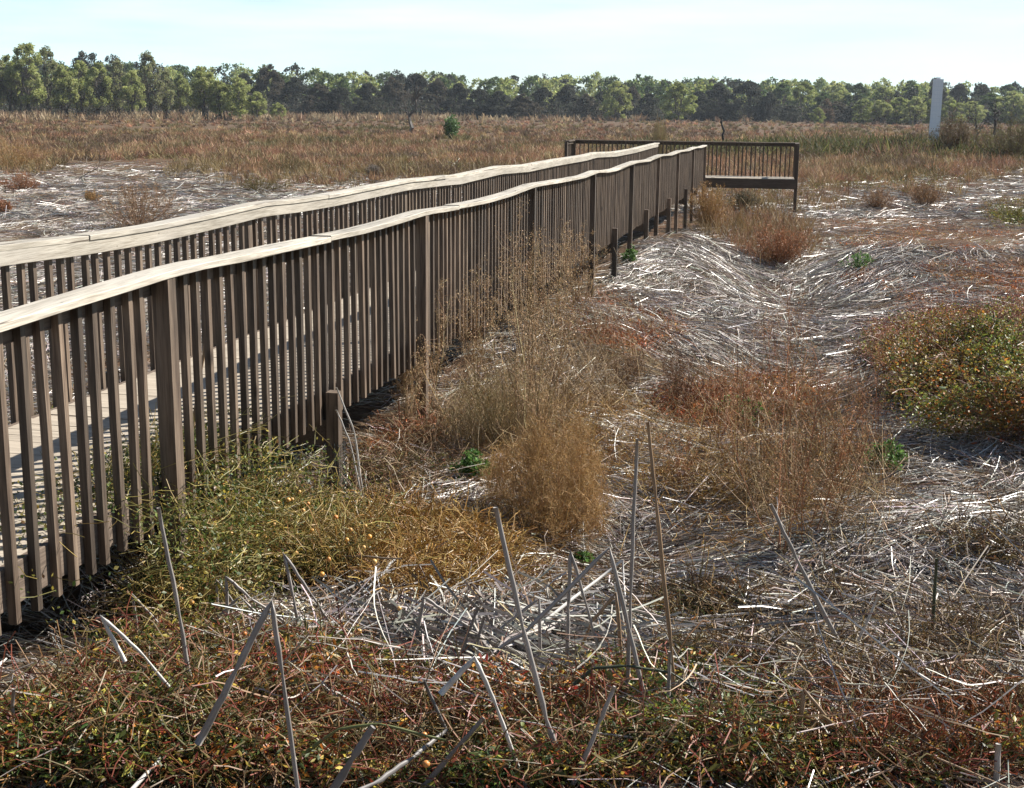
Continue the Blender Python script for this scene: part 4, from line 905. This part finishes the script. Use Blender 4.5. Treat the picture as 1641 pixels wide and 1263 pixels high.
place_tree(146, 190, 78, 50, 'gA', 400, 'dark evergreen crown rising behind the left willow grove', 'dark trees of the treeline', 'dark_tree')
place_tree(186, 190, 84, 30, 'gA', 410, 'smaller dark evergreen crown behind the grove, right of the larger one', 'dark trees of the treeline', 'dark_tree')
GD = 'dark trees of the treeline'
DL = [(395, 118, 60, 'oA', 420), (434, 104, 66, 'oB', 425), (474, 124, 64, 'oC', 415), (512, 134, 60, 'oB', 400), (548, 140, 76, 'oA', 396), (590, 134, 60, 'oC', 405), (630, 124, 66, 'oB', 415), (668, 118, 60, 'oA', 425), (700, 126, 58, 'oB', 415), (735, 134, 60, 'oC', 408), (768, 142, 52, 'oA', 398), (800, 146, 60, 'oC', 398), (838, 150, 54, 'oB', 392), (872, 140, 58, 'oA', 405), (908, 138, 54, 'oC', 410), (940, 150, 48, 'oB', 398), (968, 144, 46, 'oA', 405), (1012, 138, 50, 'oB', 410), (1040, 150, 46, 'oC', 398), (1118, 146, 46, 'oA', 398), (1150, 134, 60, 'oC', 402), (1196, 130, 74, 'oA', 398), (1232, 148, 44, 'oC', 392), (1266, 168, 34, 'oA', 384), (1340, 162, 50, 'oB', 384), (1365, 168, 40, 'oC', 380), (1445, 176, 34, 'oA', 372)]
for i, (px, pt, wp, key, D) in enumerate(DL):
    look = {'oA': 'dark green dense tree', 'oB': 'brownish dark tree', 'oC': 'blackish green bushy tree'}[key]
    place_tree(px, 190, pt, wp, key, D, '%s, %s of the dark trees counting right from the willow grove' % (look, names[i]), GD, 'dark_tree')
GL = 'green trees of the right treeline'
RL = [(988, 130, 44, 'rC', 385, 'pale olive rounded tree standing out before the dark trees, above the pampas clump'), (1086, 132, 52, 'rA', 380, 'bright green rounded tree above the end of the boardwalk')]
for px, pt, wp, key, D, lab in RL: place_tree(px, 190, pt, wp, key, D, lab, GL, 'green_tree')
GL2 = [(1252, 134, 46, 'rB', 425), (1285, 132, 50, 'rA', 415), (1318, 148, 38, 'rB', 405), (1345, 140, 40, 'rC', 430), (1374, 134, 44, 'rB', 425), (1412, 138, 46, 'rA', 430), (1384, 158, 36, 'rA', 375), (1412, 160, 36, 'wA', 368), (1440, 156, 40, 'rA', 372), (1466, 154, 36, 'wB', 365), (1492, 158, 34, 'rA', 370), (1524, 160, 40, 'rA', 368), (1556, 162, 40, 'rC', 372), (1584, 150, 56, 'rB', 385), (1620, 146, 60, 'rC', 380), (1660, 148, 60, 'rA', 380), (1710, 146, 60, 'rB', 385), (1760, 148, 60, 'rC', 380), (1462, 134, 44, 'rB', 440), (1500, 132, 44, 'oA', 440), (1535, 134, 46, 'oA', 436), (1572, 136, 46, 'oC', 440), (1612, 136, 50, 'rB', 440), (1655, 132, 50, 'oA', 440), (1310, 172, 22, 'rA', 372)]
for i, (px, pt, wp, key, D) in enumerate(sorted(GL2)):
    look = {'rA': 'bright green rounded tree', 'rB': 'mid green rounded tree', 'rC': 'light olive rounded tree', 'wA': 'slim light green tree', 'wB': 'slim pale green tree', 'oA': 'dark tree', 'oC': 'dark bushy tree'}[key]
    lab = '%s, %s of the right hand trees counting right from above the platform' % (look, names[i]) if px < 1641 else '%s beyond the right edge of the treeline' % look
    place_tree(px, 190, pt, wp, key, D, lab, GL, 'green_tree')
place_tree(1325, 160, 158, 34, 'bA', 380, 'small brown leaved tree left of the white tower', GL, 'brown_tree')
place_tree(1425, 160, 160, 0.1+50, 'bA', 378, 'wide brown leaved tree nearest the white tower', GL, 'brown_tree')
# far wood behind: one mass
a = Acc()
rw = np.random.default_rng(21)
for i in range(640):
    px = rw.uniform(-900, 2540); D = rw.uniform(430, 560)
    top = np.interp(px, [-300, 0, 300, 420, 700, 1000, 1300, 1640, 1900], [100, 100, 108, 112, 121, 128, 132, 137, 138]) + rw.normal(0, 4) + (560 - D)*.05
    r = ray(px, 190); x = float(r[0]*D/r[1]); rt = ray(px, top); zt = float(rt[2]*D/rt[1]) + CAMZ; z = float(H(x, D)); h = zt - z
    c = [LG2, LG, MG, DK, MG][rw.integers(0, 5)]
    P, k, cc, H_, W_, z0 = crown_geo('round', 100 + i % 9, 750); n = 750
    s_ = h/H_; P = P*np.array([s_*.9, s_*.9, s_*1.0]) + np.array([x, D, z])
    l = rng.uniform(.6, 1.1, n); a.add(leaves(P, unit(rng.normal(size=(n, 3))), l, l*.75), pick(c, [1]*3, n, .2))
o = a.build('far_wood', M_TREE); tag(o, 'mass of green woodland behind the dark front trees', 'woodland', kind='stuff')
# understory thicket at the foot of the trees
a = Acc()
for i in range(740):
    px = rw.uniform(-880, 2520); D = rw.uniform(340, 430) if px < 460 else rw.uniform(395, 445)
    r = ray(px, 190); x = float(r[0]*D/r[1]); z = float(H(x, D)); h = rw.uniform(3, 6.5); n = 300
    d = unit(rng.normal(size=(n, 3))); P = d*np.array([h*.9, h*.9, h*.55])*np.power(rng.random((n, 1)), .4) + np.array([x, D, z + h*.5]); P[:, 2] = np.maximum(P[:, 2], z)
    l = rng.uniform(.35, .7, n); a.add(leaves(P, unit(rng.normal(size=(n, 3))), l, l*.6), pick([(.055, .052, .042), (.08, .07, .055), (.05, .06, .035)], [1, 1, 1], n, .25))
o = a.build('thicket', M_TREE); tag(o, 'grey brown thicket at the foot of the treeline', 'thicket', kind='stuff')

# bare trees and snags
def bare_tree(name, label, px, pb, pt, D, spreadx, seed, trunk_r, nb=16, col=(.07, .06, .055), levels=3, lean=0):
    r = np.random.default_rng(seed); rr0 = ray(px, pb); x = float(rr0[0]*D/rr0[1]); z = float(H(x, D)); rt = ray(px, pt); h = float(rt[2]*D/rt[1]) + CAMZ - z
    Pl = []; Rl = []; K = 6
    def grow(p, d, l, rad, lev):
        t = np.linspace(0, 1, K)[:, None]; pl = p + d*l*t; pl[1:] += r.normal(0, .035*l, (K-1, 3)); Pl.append(pl); Rl.append(np.linspace(rad, rad*.45, K))
        if lev > 0:
            for i in range(nb if lev == levels else r.integers(3, 6)):
                j = r.integers(1 if lev < levels else 2, K); dd = d + r.normal(0, .6*spreadx, 3); dd[2] += .15; dd /= np.linalg.norm(dd)
                grow(pl[j], dd, l*r.uniform(.35, .65), rad*.5*(1 - .08*j) + .008, lev-1)
    grow(np.array([0, 0, -.2]), np.array([lean, 0, 1.])/math.hypot(lean, 1), h*.62, trunk_r, levels)
    g = tubes(np.array(Pl), np.array(Rl), 4)
    a = Acc(); a.add((g[0], g[1], K*4), np.tile(col, (len(Pl), 1))); o = a.build(name, M_TWIG, loc=(x, D, z)); tag(o, label, {'fallen_branch': 'branch', 'twig_stub': 'stub'}.get(name, 'tree'), 'bare dead trees' if name in ('bare_tree', 'dead_snag') else None); return o
bare_tree('bare_tree', 'bare grey tree standing alone in the brush before the dark trees', 656, 210, 126, 190, .95, 3, .30, 7, (.13, .115, .10), 3, .12)
bare_tree('dead_snag', 'short dark broken snag above the middle of the platform', 1160, 205, 172, 110, .5, 5, .16, 3, (.05, .045, .04), 1, -.05)
bare_tree('bare_tree', 'dark leafless spreading tree at the right edge', 1592, 196, 150, 150, 1.5, 9, .20, 7, (.06, .05, .045), 2, .1)
bare_tree('bare_tree', 'small leafless tree just left of the one at the right edge', 1568, 198, 160, 150, 1.2, 10, .13, 6, (.06, .05, .045), 2, -.1)
bare_tree('fallen_branch', 'pale dead branch leaning in the brush at the left', 112, 212, 196, 62, .9, 15, .03, 5, (.30, .25, .2), 1, 1.2)
bare_tree('twig_stub', 'short dark stub in the pale clearing before the grove', 256, 207, 200, 110, .3, 16, .06, 2, (.05, .04, .035), 1, 0)

# ------------------------------------------------------------------ white bird tower
D = 104.; r = ray(1497, 208); x = float(r[0]*D/r[1]); rt = ray(1499, 127); zt = float(rt[2]*D/rt[1]) + CAMZ; z = float(H(x, D)) - .1; hT = zt - z
T = empty('bird_tower', (x, D, z), R(-16)); T.rotation_euler = (0, R(.5), R(-16))
tag(T, 'tall narrow white panelled box tower leaning above the brambles', 'tower')
mw, nw, bw_ = newmat('white_panel'); tcx = nw.nodes.new('ShaderNodeTexCoord'); sp = nw.nodes.new('ShaderNodeSeparateXYZ'); nw.links.new(tcx.outputs['Object'], sp.inputs[0])
def line(outp, per, wd):
    mth = nw.nodes.new('ShaderNodeMath'); mth.operation = 'FRACT'; dv = nw.nodes.new('ShaderNodeMath'); dv.operation = 'DIVIDE'; dv.inputs[1].default_value = per
    nw.links.new(outp, dv.inputs[0]); nw.links.new(dv.outputs[0], mth.inputs[0]); lt = nw.nodes.new('ShaderNodeMath'); lt.operation = 'LESS_THAN'; lt.inputs[1].default_value = wd; nw.links.new(mth.outputs[0], lt.inputs[0]); return lt.outputs[0]
l1 = line(sp.outputs['Z'], .30, .10); l2 = line(sp.outputs['X'], .23, .10)
mxx = nw.nodes.new('ShaderNodeMath'); mxx.operation = 'MAXIMUM'; nw.links.new(l1, mxx.inputs[0]); nw.links.new(l2, mxx.inputs[1])
cm = nw.nodes.new('ShaderNodeMix'); cm.data_type = 'RGBA'; nw.links.new(mxx.outputs[0], cm.inputs[0]); cm.inputs[6].default_value = (.90, .91, .93, 1); cm.inputs[7].default_value = (.82, .84, .88, 1); nw.links.new(cm.outputs[2], bw_.inputs['Base Color']); bw_.inputs['Roughness'].default_value = .55
m = MB(); m.box(-.34, .34, -.34, .34, 0, hT, 0); bd = m.build('body', mw, T)
for sx in (-1, 1):
    for sy in (-1, 1):
        m = MB(); m.box(sx*.345 - .03, sx*.345 + .03, sy*.345 - .03, sy*.345 + .03, 0, hT + .01); m.build('corner_trim', mw, T)
m = MB(); m.box(-.10, .16, -.16, .16, hT + .002, hT + .13); m.box(-.13, -.105, -.16, .16, hT + .002, hT + .16); m.build('cap_box', plain('white_cap', (.72, .73, .76), .6), T)

# ------------------------------------------------------------------ thin air between the marsh and the far trees
m = MB(); m.box(-1250, 1250, -1250, 1250, -4, 40, 0)
mh = bpy.data.materials.new('haze'); mh.use_nodes = True; nh = mh.node_tree; nh.nodes.remove(nh.nodes['Principled BSDF'])
pv = nh.nodes.new('ShaderNodeVolumePrincipled'); pv.inputs['Color'].default_value = (.82, .9, 1, 1); pv.inputs['Density'].default_value = .00013; pv.inputs['Anisotropy'].default_value = .3
nh.links.new(pv.outputs[0], nh.nodes['Material Output'].inputs['Volume'])
hz = m.build('haze', mh); tag(hz, kind='stuff')
